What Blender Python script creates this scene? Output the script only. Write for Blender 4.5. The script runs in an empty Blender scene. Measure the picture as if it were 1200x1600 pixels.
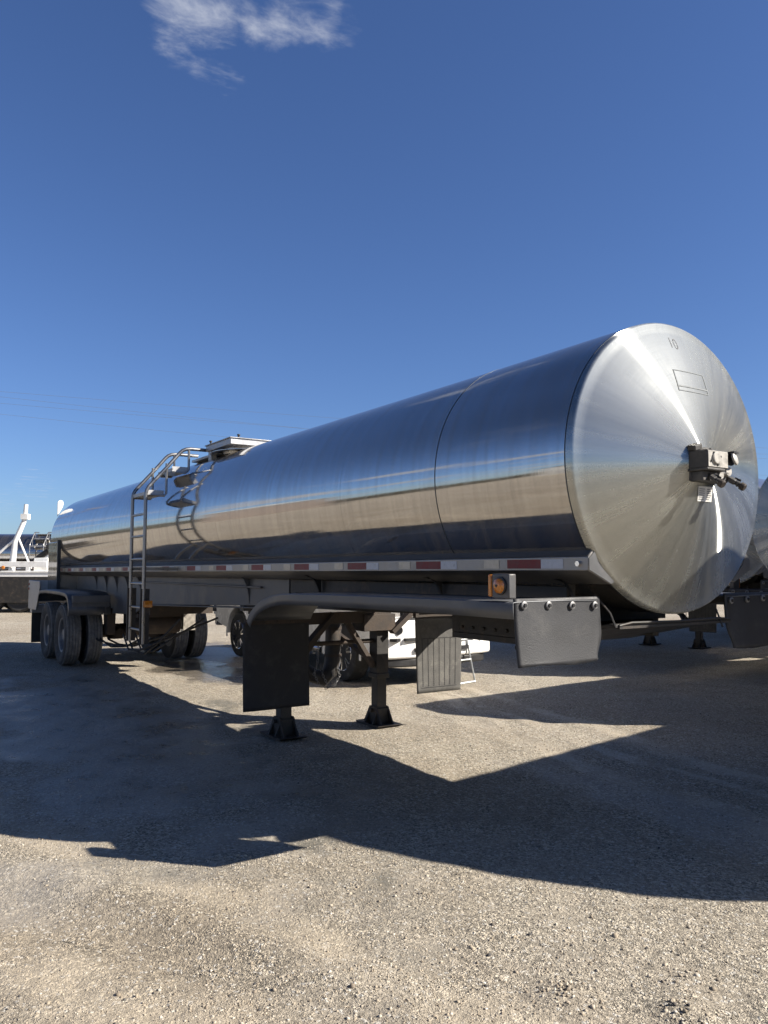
import bpy, bmesh, math, random
import numpy as np
from mathutils import Vector, Matrix, Euler

R_ = math.radians
scene = bpy.context.scene
col = scene.collection
random.seed(7)

# ------------------------------------------------------------------ camera
cam_d = bpy.data.cameras.new('camera')
cam = bpy.data.objects.new('camera', cam_d)
col.objects.link(cam)
scene.camera = cam
cam_d.sensor_fit = 'HORIZONTAL'
cam_d.sensor_width = 36.0
cam_d.lens = 36.0 * 1240.78 / 1200.0
cam_d.clip_start = 0.05
cam_d.clip_end = 3000
CAM = Vector((3.0066, -3.9888, 1.6036))
F = Vector((-0.83465, 0.54613, 0.07135))
RT = Vector((0.54757, 0.83676, 0.00075))
UP = Vector((0.0593, -0.0397, 0.99745))
m = Matrix((RT, UP, -F)).transposed().to_4x4()
m.translation = CAM
cam.matrix_world = m

# ------------------------------------------------------------------ light, sky, exposure
SUN = Vector((1.06, 1.03, 1.0)).normalized()
sun_d = bpy.data.lights.new('sun', 'SUN')
sun_d.energy = 5.0
sun_d.angle = R_(0.53)
sun_d.color = (1.0, 0.925, 0.82)
sun = bpy.data.objects.new('sun', sun_d)
col.objects.link(sun)
sun.rotation_euler = SUN.to_track_quat('Z', 'Y').to_euler()
sun.location = (20, 20, 30)

SKY_STRENGTH = 0.05
CLOUD = 0.36
world = bpy.data.worlds.new('World')
scene.world = world
world.use_nodes = True
wt = world.node_tree
wn = wt.nodes
bg = wn['Background']
sky = wn.new('ShaderNodeTexSky')
sky.sky_type = 'NISHITA'
sky.sun_disc = False
sky.sun_elevation = math.asin(SUN.z)
sky.sun_rotation = math.atan2(SUN.x, SUN.y)
sky.altitude = 200
sky.air_density = 1.0
sky.dust_density = 0.6
sky.ozone_density = 1.2
bg.inputs[1].default_value = SKY_STRENGTH


class NT:
    """small helper for wiring shader nodes"""
    def __init__(self, tree):
        self.t = tree
    def n(self, kind, props=None, **ins):
        nd = self.t.nodes.new('ShaderNode' + kind)
        for k, v in (props or {}).items():
            setattr(nd, k, v)
        for k, v in ins.items():
            key = k.replace('_', ' ')
            sock = None
            if k[0] == 'i' and k[1:].isdigit():
                sock = nd.inputs[int(k[1:])]
            else:
                sock = nd.inputs[key]
            self.set(sock, v)
        return nd
    def set(self, sock, v):
        if isinstance(v, bpy.types.NodeSocket):
            self.t.links.new(v, sock)
        elif isinstance(v, bpy.types.Node):
            self.t.links.new(v.outputs[0], sock)
        else:
            sock.default_value = v
    def math(self, op, a, b=0.0, c=None, clamp=False):
        nd = self.n('Math', {'operation': op, 'use_clamp': clamp}, i0=a, i1=b)
        if c is not None:
            self.set(nd.inputs[2], c)
        return nd.outputs[0]
    def mix(self, fac, a, b, blend='MIX'):
        nd = self.n('Mix', {'data_type': 'RGBA', 'blend_type': blend})
        self.set(nd.inputs[0], fac)
        self.set(nd.inputs[6], a)
        self.set(nd.inputs[7], b)
        return nd.outputs[2]
    def ramp(self, fac, stops, interp='LINEAR'):
        nd = self.n('ValToRGB')
        cr = nd.color_ramp
        cr.interpolation = interp
        while len(cr.elements) < len(stops):
            cr.elements.new(0.5)
        for e, (p, c) in zip(cr.elements, stops):
            e.position = p
            e.color = (c, c, c, 1) if isinstance(c, (int, float)) else (*c, 1)
        self.set(nd.inputs[0], fac)
        return nd.outputs[0]
    def smooth(self, v, a, b, lo=0.0, hi=1.0):
        nd = self.n('MapRange', {'interpolation_type': 'SMOOTHSTEP'}, i0=v, i1=a, i2=b, i3=lo, i4=hi)
        return nd.outputs[0]


W = NT(wt)
tc = W.n('TexCoord')
gdir = W.n('VectorMath', {'operation': 'NORMALIZE'}, i0=tc.outputs['Generated']).outputs[0]


def blob(c, inner, outer):
    v = Vector(c).normalized()
    d = W.n('VectorMath', {'operation': 'DOT_PRODUCT'}, i0=gdir, i1=v).outputs['Value']
    return W.smooth(d, math.cos(R_(outer)), math.cos(R_(inner)))


sepd = W.n('SeparateXYZ', None, i0=gdir)
# the deep blue of a dry winter sky: darker overhead and on the side away from the sun
deep = W.math('MAXIMUM', W.smooth(sepd.outputs[2], 0.62, 0.95), W.math('MULTIPLY', W.smooth(sepd.outputs[1], 0.0, -0.6), W.smooth(sepd.outputs[2], 0.15, 0.6)))
dk = W.math('SUBTRACT', 1.0, W.math('MULTIPLY', deep, 0.5))
tint = W.mix(1.0, (0.575, 0.76, 1.14, 1), W.n('CombineColor', None, i0=dk, i1=dk, i2=dk).outputs[0], 'MULTIPLY')
wt.links.new(W.mix(1.0, sky.outputs[0], tint, 'MULTIPLY'), bg.inputs[0])
zpos = W.math('MAXIMUM', sepd.outputs[2], 0.03)
# cloud layer flattened to a plane overhead, so far clouds draw out into streaks
flat = W.n('CombineXYZ', None, i0=W.math('DIVIDE', sepd.outputs[0], zpos), i1=W.math('DIVIDE', sepd.outputs[1], zpos), i2=0.0).outputs[0]
wisp = W.n('Mapping', None, Vector=flat, Rotation=(0, 0, 0.6), Scale=(1.0, 0.7, 1.0)).outputs[0]
n1 = W.n('TexNoise', {'noise_dimensions': '3D'}, Vector=wisp, Scale=5.0, Detail=12.0, Roughness=0.62, Distortion=0.45).outputs[0]
blobs = None
for c, a, b, amp in (((-0.779, 0.255, 0.573), 0.3, 3.0, 0.95), ((-0.765, 0.285, 0.580), 0.3, 2.6, 0.9), ((-0.735, 0.335, 0.592), 0.5, 3.4, 1.0), ((-0.715, 0.375, 0.592), 0.5, 3.2, 1.0),
                     ((-0.700, 0.410, 0.584), 0.0, 1.9, 0.7), ((-0.73, 0.31, 0.612), 0.5, 4.0, 0.9), ((-0.779, 0.283, 0.560), 0.0, 2.4, 0.75), ((-0.786, 0.298, 0.542), 0.0, 2.2, 0.6), ((-0.790, 0.308, 0.530), 0.0, 1.9, 0.5),
                     ((-0.9822, 0.1623, 0.097), 0.2, 1.8, 0.5), ((-0.9895, 0.128, 0.072), 0.2, 1.5, 0.5)):
    bl = W.math('MULTIPLY', blob(c, a, b), amp)
    blobs = bl if blobs is None else W.math('MAXIMUM', blobs, bl)
n3 = W.n('TexNoise', None, Vector=wisp, Scale=16.0, Detail=8.0, Roughness=0.6, Distortion=0.8).outputs[0]
torn = W.math('ADD', W.math('MULTIPLY', W.math('SUBTRACT', n1, 0.5), 3.8), W.math('MULTIPLY', W.math('SUBTRACT', n3, 0.5), 1.2))
near_cloud = W.math('MULTIPLY', W.smooth(W.math('ADD', blobs, torn), 0.45, 2.35), W.smooth(blobs, 0.0, 0.40))
# streaky clouds low over the side of the yard behind the photographer
n2 = W.n('TexNoise', None, Vector=W.n('VectorMath', {'operation': 'MULTIPLY'}, i0=flat, i1=(0.55, 1.0, 1.0)).outputs[0], Scale=0.62, Detail=8.0, Roughness=0.55, Distortion=0.3).outputs[0]
low = W.math('MULTIPLY', W.smooth(sepd.outputs[2], 0.62, 0.22), W.smooth(sepd.outputs[1], 0.05, -0.3))
low_cloud = W.math('MULTIPLY', low, W.smooth(n2, 0.52, 0.62, 0.0, 0.95))
cm = W.math('MAXIMUM', near_cloud, low_cloud, clamp=True)
bg2 = W.n('Background', None, Color=(0.86, 0.9, 1.0, 1), Strength=CLOUD)
mx = W.n('MixShader', None, i0=cm)
wt.links.new(bg.outputs[0], mx.inputs[1])
wt.links.new(bg2.outputs[0], mx.inputs[2])
wt.links.new(mx.outputs[0], wn['World Output'].inputs[0])

scene.view_settings.view_transform = 'Standard'
scene.view_settings.look = 'None'
scene.view_settings.exposure = 1.13
scene.view_settings.gamma = 1.0
try:
    scene.cycles.use_denoising = True
    scene.cycles.max_bounces = 8
    scene.cycles.glossy_bounces = 5
    scene.cycles.diffuse_bounces = 3
    scene.cycles.sample_clamp_indirect = 6.0
    scene.cycles.caustics_reflective = True
    scene.cycles.blur_glossy = 0.3
except Exception:
    pass

# ------------------------------------------------------------------ helpers
class MB:
    """collects shapes and links them as ONE mesh object"""
    def __init__(self):
        self.v = []
        self.f = []
        self.mi = []
    def add(self, vs, fs, mi=0):
        o = len(self.v)
        self.v += [tuple(a) for a in vs]
        self.f += [tuple(i + o for i in f) for f in fs]
        self.mi += [mi] * len(fs)
        return self
    def box(self, lo, hi, mi=0, M=None):
        x0, y0, z0 = lo
        x1, y1, z1 = hi
        vs = [(x0, y0, z0), (x1, y0, z0), (x1, y1, z0), (x0, y1, z0), (x0, y0, z1), (x1, y0, z1), (x1, y1, z1), (x0, y1, z1)]
        if M is not None:
            vs = [M @ Vector(a) for a in vs]
        return self.add(vs, [(0, 3, 2, 1), (4, 5, 6, 7), (0, 1, 5, 4), (1, 2, 6, 5), (2, 3, 7, 6), (3, 0, 4, 7)], mi)
    def cbox(self, c, s, rot=(0, 0, 0), mi=0):
        M = Matrix.Translation(c) @ Euler(rot).to_matrix().to_4x4()
        h = [a / 2 for a in s]
        return self.box([-a for a in h], h, mi, M)
    def prism(self, poly, a, b, axis='x', mi=0):
        """poly: 2D points; extruded from a to b along axis; x:(y,z) y:(x,z) z:(x,y)"""
        n = len(poly)
        def P(p, t):
            return {'x': (t, p[0], p[1]), 'y': (p[0], t, p[1]), 'z': (p[0], p[1], t)}[axis]
        vs = [P(p, a) for p in poly] + [P(p, b) for p in poly]
        fs = [tuple(range(n))[::-1], tuple(range(n, 2 * n))] + [(i, (i + 1) % n, n + (i + 1) % n, n + i) for i in range(n)]
        return self.add(vs, fs, mi)
    def tube(self, pts, r, seg=10, mi=0, cap=True):
        pts = [Vector(p) for p in pts]
        rs = r if isinstance(r, (list, tuple)) else [r] * len(pts)
        vs, fs = [], []
        ref = None
        for i, p in enumerate(pts):
            a = pts[max(i - 1, 0)]
            b = pts[min(i + 1, len(pts) - 1)]
            t = (b - a).normalized()
            if ref is None:
                ref = Vector((0, 0, 1)) if abs(t.z) < 0.9 else Vector((1, 0, 0))
            u = (ref - t * ref.dot(t)).normalized()
            w = t.cross(u)
            ref = u
            for k in range(seg):
                an = 2 * math.pi * k / seg
                vs.append(p + (u * math.cos(an) + w * math.sin(an)) * rs[i])
        for i in range(len(pts) - 1):
            for k in range(seg):
                fs.append((i * seg + k, i * seg + (k + 1) % seg, (i + 1) * seg + (k + 1) % seg, (i + 1) * seg + k))
        if cap:
            fs.append(tuple(range(seg))[::-1])
            fs.append(tuple(range((len(pts) - 1) * seg, len(pts) * seg)))
        return self.add(vs, fs, mi)
    def bar(self, a, b, w, h, mi=0):
        """square bar from a to b"""
        a, b = Vector(a), Vector(b)
        t = b - a
        q = t.to_track_quat('X', 'Z').to_matrix().to_4x4()
        M = Matrix.Translation(a) @ q
        return self.box((0, -w / 2, -h / 2), (t.length, w / 2, h / 2), mi, M)
    def lathe(self, prof, c=(0, 0, 0), axis='x', seg=48, mi=0, closed=False, phase=0.0):
        """prof: (t along axis, radius)"""
        vs, fs = [], []
        n = len(prof)
        for t, r in prof:
            for k in range(seg):
                a = 2 * math.pi * k / seg + phase
                p = {'x': (t, r * math.cos(a), r * math.sin(a)), 'y': (r * math.cos(a), t, r * math.sin(a)), 'z': (r * math.cos(a), r * math.sin(a), t)}[axis]
                vs.append((p[0] + c[0], p[1] + c[1], p[2] + c[2]))
        for i in range(n if closed else n - 1):
            j = (i + 1) % n
            for k in range(seg):
                fs.append((i * seg + k, i * seg + (k + 1) % seg, j * seg + (k + 1) % seg, j * seg + k))
        if not closed:
            fs.append(tuple(range(seg))[::-1])
            fs.append(tuple(range((n - 1) * seg, n * seg)))
        return self.add(vs, fs, mi)
    def build(self, name, mats, parent=None, bevel=0.0, smooth=35, solid=0.0, recalc=True):
        me = bpy.data.meshes.new(name)
        me.from_pydata(self.v, [], self.f)
        mats = mats if isinstance(mats, (list, tuple)) else [mats]
        for mm in mats:
            me.materials.append(mm)
        if len(mats) > 1:
            me.polygons.foreach_set('material_index', self.mi)
        if recalc:
            bm = bmesh.new()
            bm.from_mesh(me)
            bmesh.ops.recalc_face_normals(bm, faces=bm.faces)
            bm.to_mesh(me)
            bm.free()
        if smooth:
            me.polygons.foreach_set('use_smooth', [True] * len(me.polygons))
            me.set_sharp_from_angle(angle=R_(smooth))
        o = bpy.data.objects.new(name, me)
        col.objects.link(o)
        if parent:
            o.parent = parent
        if solid:
            md = o.modifiers.new('thick', 'SOLIDIFY')
            md.thickness = solid
        if bevel:
            md = o.modifiers.new('bevel', 'BEVEL')
            md.width = bevel
            md.segments = 2
            md.limit_method = 'ANGLE'
            md.angle_limit = R_(40)
            md.harden_normals = False
        return o


def tag(o, label=None, cat=None, group=None, kind=None):
    if label: o['label'] = label
    if cat: o['category'] = cat
    if group: o['group'] = group
    if kind: o['kind'] = kind
    return o


def thing(name, label, cat, loc=(0, 0, 0), rz=0.0, group=None):
    o = bpy.data.objects.new(name, None)
    o.empty_display_size = 0.2
    col.objects.link(o)
    o.location = loc
    o.rotation_euler = (0, 0, rz)
    return tag(o, label, cat, group)


def dup(root, loc, rz, label, group=None, scale=1.0, skip=()):
    r = root.copy()
    col.objects.link(r)
    r.location = loc
    r.rotation_euler = (0, 0, rz)
    r.scale = (scale,) * 3
    r['label'] = label
    if group:
        r['group'] = group
    def rec(src, dst):
        for ch in src.children:
            if any(ch.name.startswith(s) for s in skip):
                continue
            c = ch.copy()
            col.objects.link(c)
            c.parent = dst
            rec(ch, c)
    rec(root, r)
    return r


# ------------------------------------------------------------------ materials
MATS = {}
def new_mat(name):
    mt = bpy.data.materials.new(name)
    mt.use_nodes = True
    t = NT(mt.node_tree)
    b = mt.node_tree.nodes['Principled BSDF']
    MATS[name] = mt
    return mt, t, b


def plain(name, c, rough=0.5, metal=0.0, var=0.25, scale=6.0, bump=0.0, bscale=60.0, dirt=None, dirt_amt=0.4, spec=0.5):
    """paint or metal with uneven tone, smudges and a little grain"""
    mt, t, b = new_mat(name)
    oc = t.n('TexCoord').outputs['Object']
    n = t.n('TexNoise', None, Vector=oc, Scale=scale, Detail=8.0, Roughness=0.65).outputs[0]
    k = t.smooth(n, 0.3, 0.7, 1 - var, 1 + var * 0.5)
    base = t.mix(1.0, (*c, 1), t.n('CombineColor', None, i0=k, i1=k, i2=k).outputs[0], 'MULTIPLY')
    if dirt:
        n2 = t.n('TexNoise', None, Vector=oc, Scale=scale * 0.6 + 2.3, Detail=10.0, Roughness=0.7).outputs[0]
        base = t.mix(t.smooth(n2, 0.5, 0.72, 0.0, dirt_amt), base, (*dirt, 1))
    t.set(b.inputs['Base Color'], base)
    t.set(b.inputs['Roughness'], t.smooth(n, 0.25, 0.75, max(rough - 0.1, 0.03), min(rough + 0.12, 1)))
    b.inputs['Metallic'].default_value = metal
    b.inputs['Specular IOR Level'].default_value = spec
    if bump:
        n3 = t.n('TexNoise', None, Vector=oc, Scale=bscale, Detail=4.0).outputs[0]
        t.set(b.inputs['Normal'], t.n('Bump', None, Strength=bump, Distance=0.01, Height=n3).outputs[0])
    return mt


def steel_shell():
    mt, t, b = new_mat('polished_stainless')
    oc = t.n('TexCoord').outputs['Object']
    # grain drawn round the barrel, fine along its length
    vec = t.n('Mapping', None, Vector=oc, Scale=(60.0, 1.0, 1.0)).outputs[0]
    grain = t.n('TexNoise', None, Vector=vec, Scale=1.6, Detail=6.0, Roughness=0.7).outputs[0]
    vec2 = t.n('Mapping', None, Vector=oc, Scale=(9.0, 0.9, 0.9)).outputs[0]
    streak = t.n('TexNoise', None, Vector=vec2, Scale=1.5, Detail=7.0, Roughness=0.65).outputs[0]
    wave = t.n('TexNoise', None, Vector=t.n('Mapping', None, Vector=oc, Scale=(0.9, 0.5, 0.5)).outputs[0], Scale=1.0, Detail=2.0).outputs[0]
    k = t.smooth(streak, 0.3, 0.7, 0.9, 1.03)
    base = t.mix(1.0, (0.545, 0.53, 0.51, 1), t.n('CombineColor', None, i0=k, i1=k, i2=k).outputs[0], 'MULTIPLY')
    # ground-down welds between the plates
    px = t.n('SeparateXYZ', None, i0=oc).outputs[0]
    weld = 0.0
    for xw in (-2.42, -3.2, -5.1, -8.3, -10.9, -13.2):
        dx = t.math('ABSOLUTE', t.math('SUBTRACT', px, xw))
        weld = t.math('MAXIMUM', weld, t.smooth(dx, 0.006, 0.003))
    base = t.mix(t.math('MULTIPLY', weld, 0.55), base, (0.25, 0.25, 0.25, 1))
    t.set(b.inputs['Base Color'], base)
    b.inputs['Metallic'].default_value = 1.0
    t.set(b.inputs['Roughness'], t.math('ADD', t.smooth(streak, 0.35, 0.75, 0.02, 0.085), t.math('MULTIPLY', grain, 0.04)))
    b1 = t.n('Bump', None, Strength=0.45, Distance=0.004, Height=wave)
    b2 = t.n('Bump', None, Strength=0.13, Distance=0.0008, Height=grain, Normal=b1.outputs[0])
    t.set(b.inputs['Normal'], b2.outputs[0])
    # thin film of road dust and dried runs
    run = t.n('TexNoise', None, Vector=t.n('Mapping', None, Vector=oc, Scale=(11.0, 0.6, 0.6)).outputs[0], Scale=1.2, Detail=5.0, Roughness=0.7).outputs[0]
    film = mt.node_tree.nodes.new('ShaderNodeBsdfPrincipled')
    film.inputs['Base Color'].default_value = (0.34, 0.30, 0.25, 1)
    film.inputs['Metallic'].default_value = 0.75
    film.inputs['Roughness'].default_value = 0.42
    ms = t.n('MixShader', None, i0=t.smooth(run, 0.35, 0.75, 0.14, 0.36))
    t.t.links.new(b.outputs[0], ms.inputs[1])
    t.t.links.new(film.outputs[0], ms.inputs[2])
    t.t.links.new(ms.outputs[0], mt.node_tree.nodes['Material Output'].inputs['Surface'])
    return mt


def steel_head():
    mt, t, b = new_mat('brushed_stainless_head')
    tcn = t.n('TexCoord')
    oc = tcn.outputs['Object']
    sp = t.n('SeparateXYZ', None, i0=oc)
    y = sp.outputs[1]
    z = t.math('SUBTRACT', sp.outputs[2], 2.2033)
    r = t.math('SQRT', t.math('ADD', t.math('MULTIPLY', y, y), t.math('MULTIPLY', z, z)))
    th = t.math('ARCTAN2', z, y)
    ring = t.n('CombineXYZ', None, i0=t.math('MULTIPLY', r, 90.0), i1=t.math('MULTIPLY', th, 2.0), i2=0.0).outputs[0]
    g = t.n('TexNoise', None, Vector=ring, Scale=1.0, Detail=6.0, Roughness=0.75).outputs[0]
    cloudy = t.n('TexNoise', None, Vector=oc, Scale=2.4, Detail=6.0, Roughness=0.6).outputs[0]
    # wipe marks and fine scratches
    sc = t.n('TexNoise', None, Vector=t.n('Mapping', None, Vector=oc, Rotation=(0.7, 0, 0), Scale=(1, 70, 3)).outputs[0], Scale=2.0, Detail=3.0).outputs[0]
    msk = t.n('TexNoise', None, Vector=oc, Scale=3.3, Detail=2.0).outputs[0]
    scr = t.math('MULTIPLY', t.smooth(sc, 0.64, 0.74), t.smooth(msk, 0.52, 0.62))
    k = t.smooth(cloudy, 0.3, 0.7, 0.9, 1.05)
    base = t.mix(1.0, (0.60, 0.61, 0.575, 1), t.n('CombineColor', None, i0=k, i1=k, i2=k).outputs[0], 'MULTIPLY')
    base = t.mix(t.math('MULTIPLY', scr, 0.10), base, (0.8, 0.8, 0.8, 1))
    nrm = t.n('Bump', None, Strength=0.02, Distance=0.0004, Height=g)
    tg = t.n('Tangent', {'direction_type': 'RADIAL', 'axis': 'X'})
    # fine circular polishing marks (a tight lobe) over coarser scuffing (a wide lobe)
    rayv = t.n('CombineXYZ', None, i0=t.math('MULTIPLY', t.math('COSINE', th), 7.0), i1=t.math('MULTIPLY', t.math('SINE', th), 7.0), i2=t.math('MULTIPLY', r, 0.5)).outputs[0]
    ray = t.n('TexNoise', None, Vector=rayv, Scale=1.0, Detail=7.0, Roughness=0.75).outputs[0]
    kr = t.smooth(ray, 0.3, 0.7, 0.80, 1.14)
    base = t.mix(1.0, base, t.n('CombineColor', None, i0=kr, i1=kr, i2=kr).outputs[0], 'MULTIPLY')  # rays of reflected light painted as radial streaks in the base colour
    uneven = t.math('ADD', t.smooth(cloudy, 0.3, 0.7, 0.90, 1.04), t.math('ADD', t.math('MULTIPLY', g, 0.12), t.math('MULTIPLY', t.math('SUBTRACT', ray, 0.5), 0.7)))
    t.set(b.inputs['Base Color'], base)
    b.inputs['Metallic'].default_value = 1.0
    t.set(b.inputs['Roughness'], t.math('ADD', t.math('MULTIPLY', uneven, HEAD_R2), 0.0))
    b.inputs['Anisotropic'].default_value = 0.35
    b.inputs['Anisotropic Rotation'].default_value = HEAD_ROT
    b2 = t.n('BsdfAnisotropic', {'distribution': 'GGX'}, Color=base, Roughness=t.math('MULTIPLY', uneven, HEAD_R1), Anisotropy=HEAD_AN, Rotation=0.0)
    for bs in (b, b2):
        t.set(bs.inputs['Tangent'], tg.outputs[0])
        t.set(bs.inputs['Normal'], nrm.outputs[0])
    ms = t.n('MixShader', None, i0=HEAD_MIX)
    t.t.links.new(b.outputs[0], ms.inputs[1])
    t.t.links.new(b2.outputs[0], ms.inputs[2])
    t.t.links.new(ms.outputs[0], mt.node_tree.nodes['Material Output'].inputs['Surface'])
    return mt


HEAD_R1, HEAD_R2, HEAD_MIX, HEAD_AN = 0.25, 0.58, 0.88, 0.92
HEAD_ROT = 0.25
M_SHELL = steel_shell()
M_HEAD = steel_head()
M_SATIN = plain('satin_stainless', (0.55, 0.54, 0.52), 0.28, 1.0, 0.15, 4.0, 0.03, 200)
M_ALU = plain('weathered_aluminium', (0.36, 0.36, 0.36), 0.45, 0.7, 0.2, 5.0, 0.05, 120, (0.25, 0.24, 0.22), 0.35)
M_GREY = plain('grey_frame_paint', (0.095, 0.097, 0.10), 0.5, 0.2, 0.25, 4.0, 0.05, 80, (0.12, 0.1, 0.085), 0.5)
M_FENDER = plain('fender_steel', (0.105, 0.11, 0.118), 0.46, 0.45, 0.2, 3.5, 0.05, 90, (0.2, 0.19, 0.17), 0.4)
M_DARK = plain('dark_undercarriage', (0.03, 0.028, 0.026), 0.6, 0.2, 0.35, 6.0, 0.15, 50, (0.13, 0.09, 0.06), 0.55)
M_RUST = plain('rusty_steel', (0.045, 0.034, 0.026), 0.75, 0.1, 0.4, 7.0, 0.25, 60, (0.11, 0.07, 0.045), 0.5)
M_LEG = plain('worn_black_leg_paint', (0.032, 0.03, 0.028), 0.55, 0.2, 0.3, 9.0, 0.15, 60, (0.11, 0.078, 0.055), 0.6)
M_BLACK = plain('black_rubber', (0.018, 0.018, 0.019), 0.7, 0, 0.3, 9.0, 0.25, 130, (0.06, 0.057, 0.05), 0.4)
M_FLAP = plain('scuffed_flap_rubber', (0.017, 0.018, 0.021), 0.6, 0, 0.4, 5.0, 0.15, 140, (0.06, 0.058, 0.055), 0.6)
M_FLAPR = plain('dusty_ribbed_rubber', (0.085, 0.082, 0.076), 0.75, 0, 0.3, 8.0, 0.4, 160, (0.2, 0.19, 0.165), 0.5)
M_TYRE = plain('dusty_tyre_rubber', (0.03, 0.03, 0.03), 0.75, 0, 0.3, 8.0, 0.3, 90, (0.11, 0.105, 0.095), 0.75)
M_TREAD = plain('dusty_tyre_tread', (0.17, 0.165, 0.155), 0.85, 0, 0.35, 14.0, 0.5, 110, (0.28, 0.27, 0.25), 0.6)
M_RIM = plain('dull_wheel_rim', (0.2, 0.2, 0.2), 0.5, 0.5, 0.25, 8.0, 0.05, 80, (0.1, 0.09, 0.08), 0.4)
M_RED = plain('red_reflective_tape', (0.17, 0.012, 0.011), 0.5, 0, 0.2, 30.0, 0.05, 300)
M_WTAPE = plain('silver_reflective_tape', (0.42, 0.44, 0.48), 0.35, 0.2, 0.12, 30.0, 0.05, 300)
M_BTAPE = plain('bare_tape_gap', (0.42, 0.38, 0.32), 0.4, 0.7, 0.2, 20.0, 0.05, 300)
M_SEAM = plain('dark_weld_seam', (0.05, 0.055, 0.06), 0.5, 0.6, 0.2, 8.0)
M_WELD = plain('polished_weld_line', (0.42, 0.42, 0.42), 0.35, 1.0, 0.15, 8.0)
M_BOX = plain('grimy_shaded_metal', (0.06, 0.057, 0.053), 0.65, 0.0, 0.35, 18.0, 0.3, 120, (0.1, 0.09, 0.08), 0.6)  # grimy metal, base darkened to hold the shade on the box's side
M_LIDM = plain('pale_cast_cover', (0.34, 0.325, 0.295), 0.55, 0.2, 0.3, 30.0, 0.2, 160, (0.14, 0.13, 0.11), 0.5)
M_RAIL = plain('dull_rail_steel', (0.30, 0.285, 0.265), 0.42, 0.7, 0.2, 4.0, 0.04, 120, (0.2, 0.17, 0.13), 0.4)
M_LEDGE = plain('grimy_ledge', (0.045, 0.046, 0.048), 0.6, 0.0, 0.3, 5.0, 0.1, 90, (0.09, 0.08, 0.07), 0.5)  # dark reflection of the barrel painted in as the ledge colour
M_LADDER = plain('ladder_tube_steel', (0.30, 0.295, 0.285), 0.33, 0.85, 0.2, 6.0)
M_INK = plain('black_marking_ink', (0.05, 0.05, 0.055), 0.6, 0, 0.2, 40)
M_GHOST = plain('faint_stamp', (0.14, 0.155, 0.16), 0.7, 0.0, 0.25, 40)
M_STICK = plain('white_sticker', (0.62, 0.61, 0.57), 0.6, 0, 0.15, 30)
M_WHITE = plain('white_vehicle_paint', (0.78, 0.78, 0.76), 0.25, 0, 0.06, 3.0, 0, 50, (0.5, 0.46, 0.4), 0.12)
M_WSTEEL = plain('white_painted_steel', (0.74, 0.74, 0.72), 0.45, 0, 0.12, 4.0, 0.05, 60, (0.4, 0.3, 0.22), 0.3)
M_PLASTIC = plain('black_plastic_trim', (0.02, 0.02, 0.021), 0.45, 0, 0.2, 9)
M_CHROME = plain('chrome', (0.75, 0.75, 0.76), 0.1, 1.0, 0.08, 5)
M_WOOD = plain('weathered_pole_wood', (0.13, 0.1, 0.075), 0.85, 0, 0.3, 5, 0.3, 40)
M_WIRE = plain('grey_cable', (0.12, 0.125, 0.13), 0.6, 0.3, 0.1, 3)
M_BLUE = plain('galvanised_step', (0.5, 0.52, 0.52), 0.4, 0.8, 0.2, 20)


def amber(name, c):
    mt, t, b = new_mat(name)
    v = t.n('TexVoronoi', None, Vector=t.n('TexCoord').outputs['Object'], Scale=160.0).outputs['Distance']
    t.set(b.inputs['Base Color'], t.mix(t.smooth(v, 0.0, 0.6), (*c, 1), (*[a * 0.6 for a in c], 1)))
    b.inputs['Roughness'].default_value = 0.12
    b.inputs['Coat Weight'].default_value = 0.6
    t.set(b.inputs['Normal'], t.n('Bump', None, Strength=0.3, Distance=0.002, Height=v).outputs[0])
    return mt


M_AMBER = amber('amber_lens', (0.72, 0.24, 0.015))
M_REDL = amber('red_lens', (0.3, 0.012, 0.01))
mt, t, b = new_mat('tinted_glass')
t.set(b.inputs['Base Color'], t.mix(t.n('TexNoise', None, Scale=3.0).outputs[0], (0.012, 0.014, 0.016, 1), (0.02, 0.022, 0.025, 1)))
b.inputs['Roughness'].default_value = 0.04
M_GLASS = mt


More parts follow.
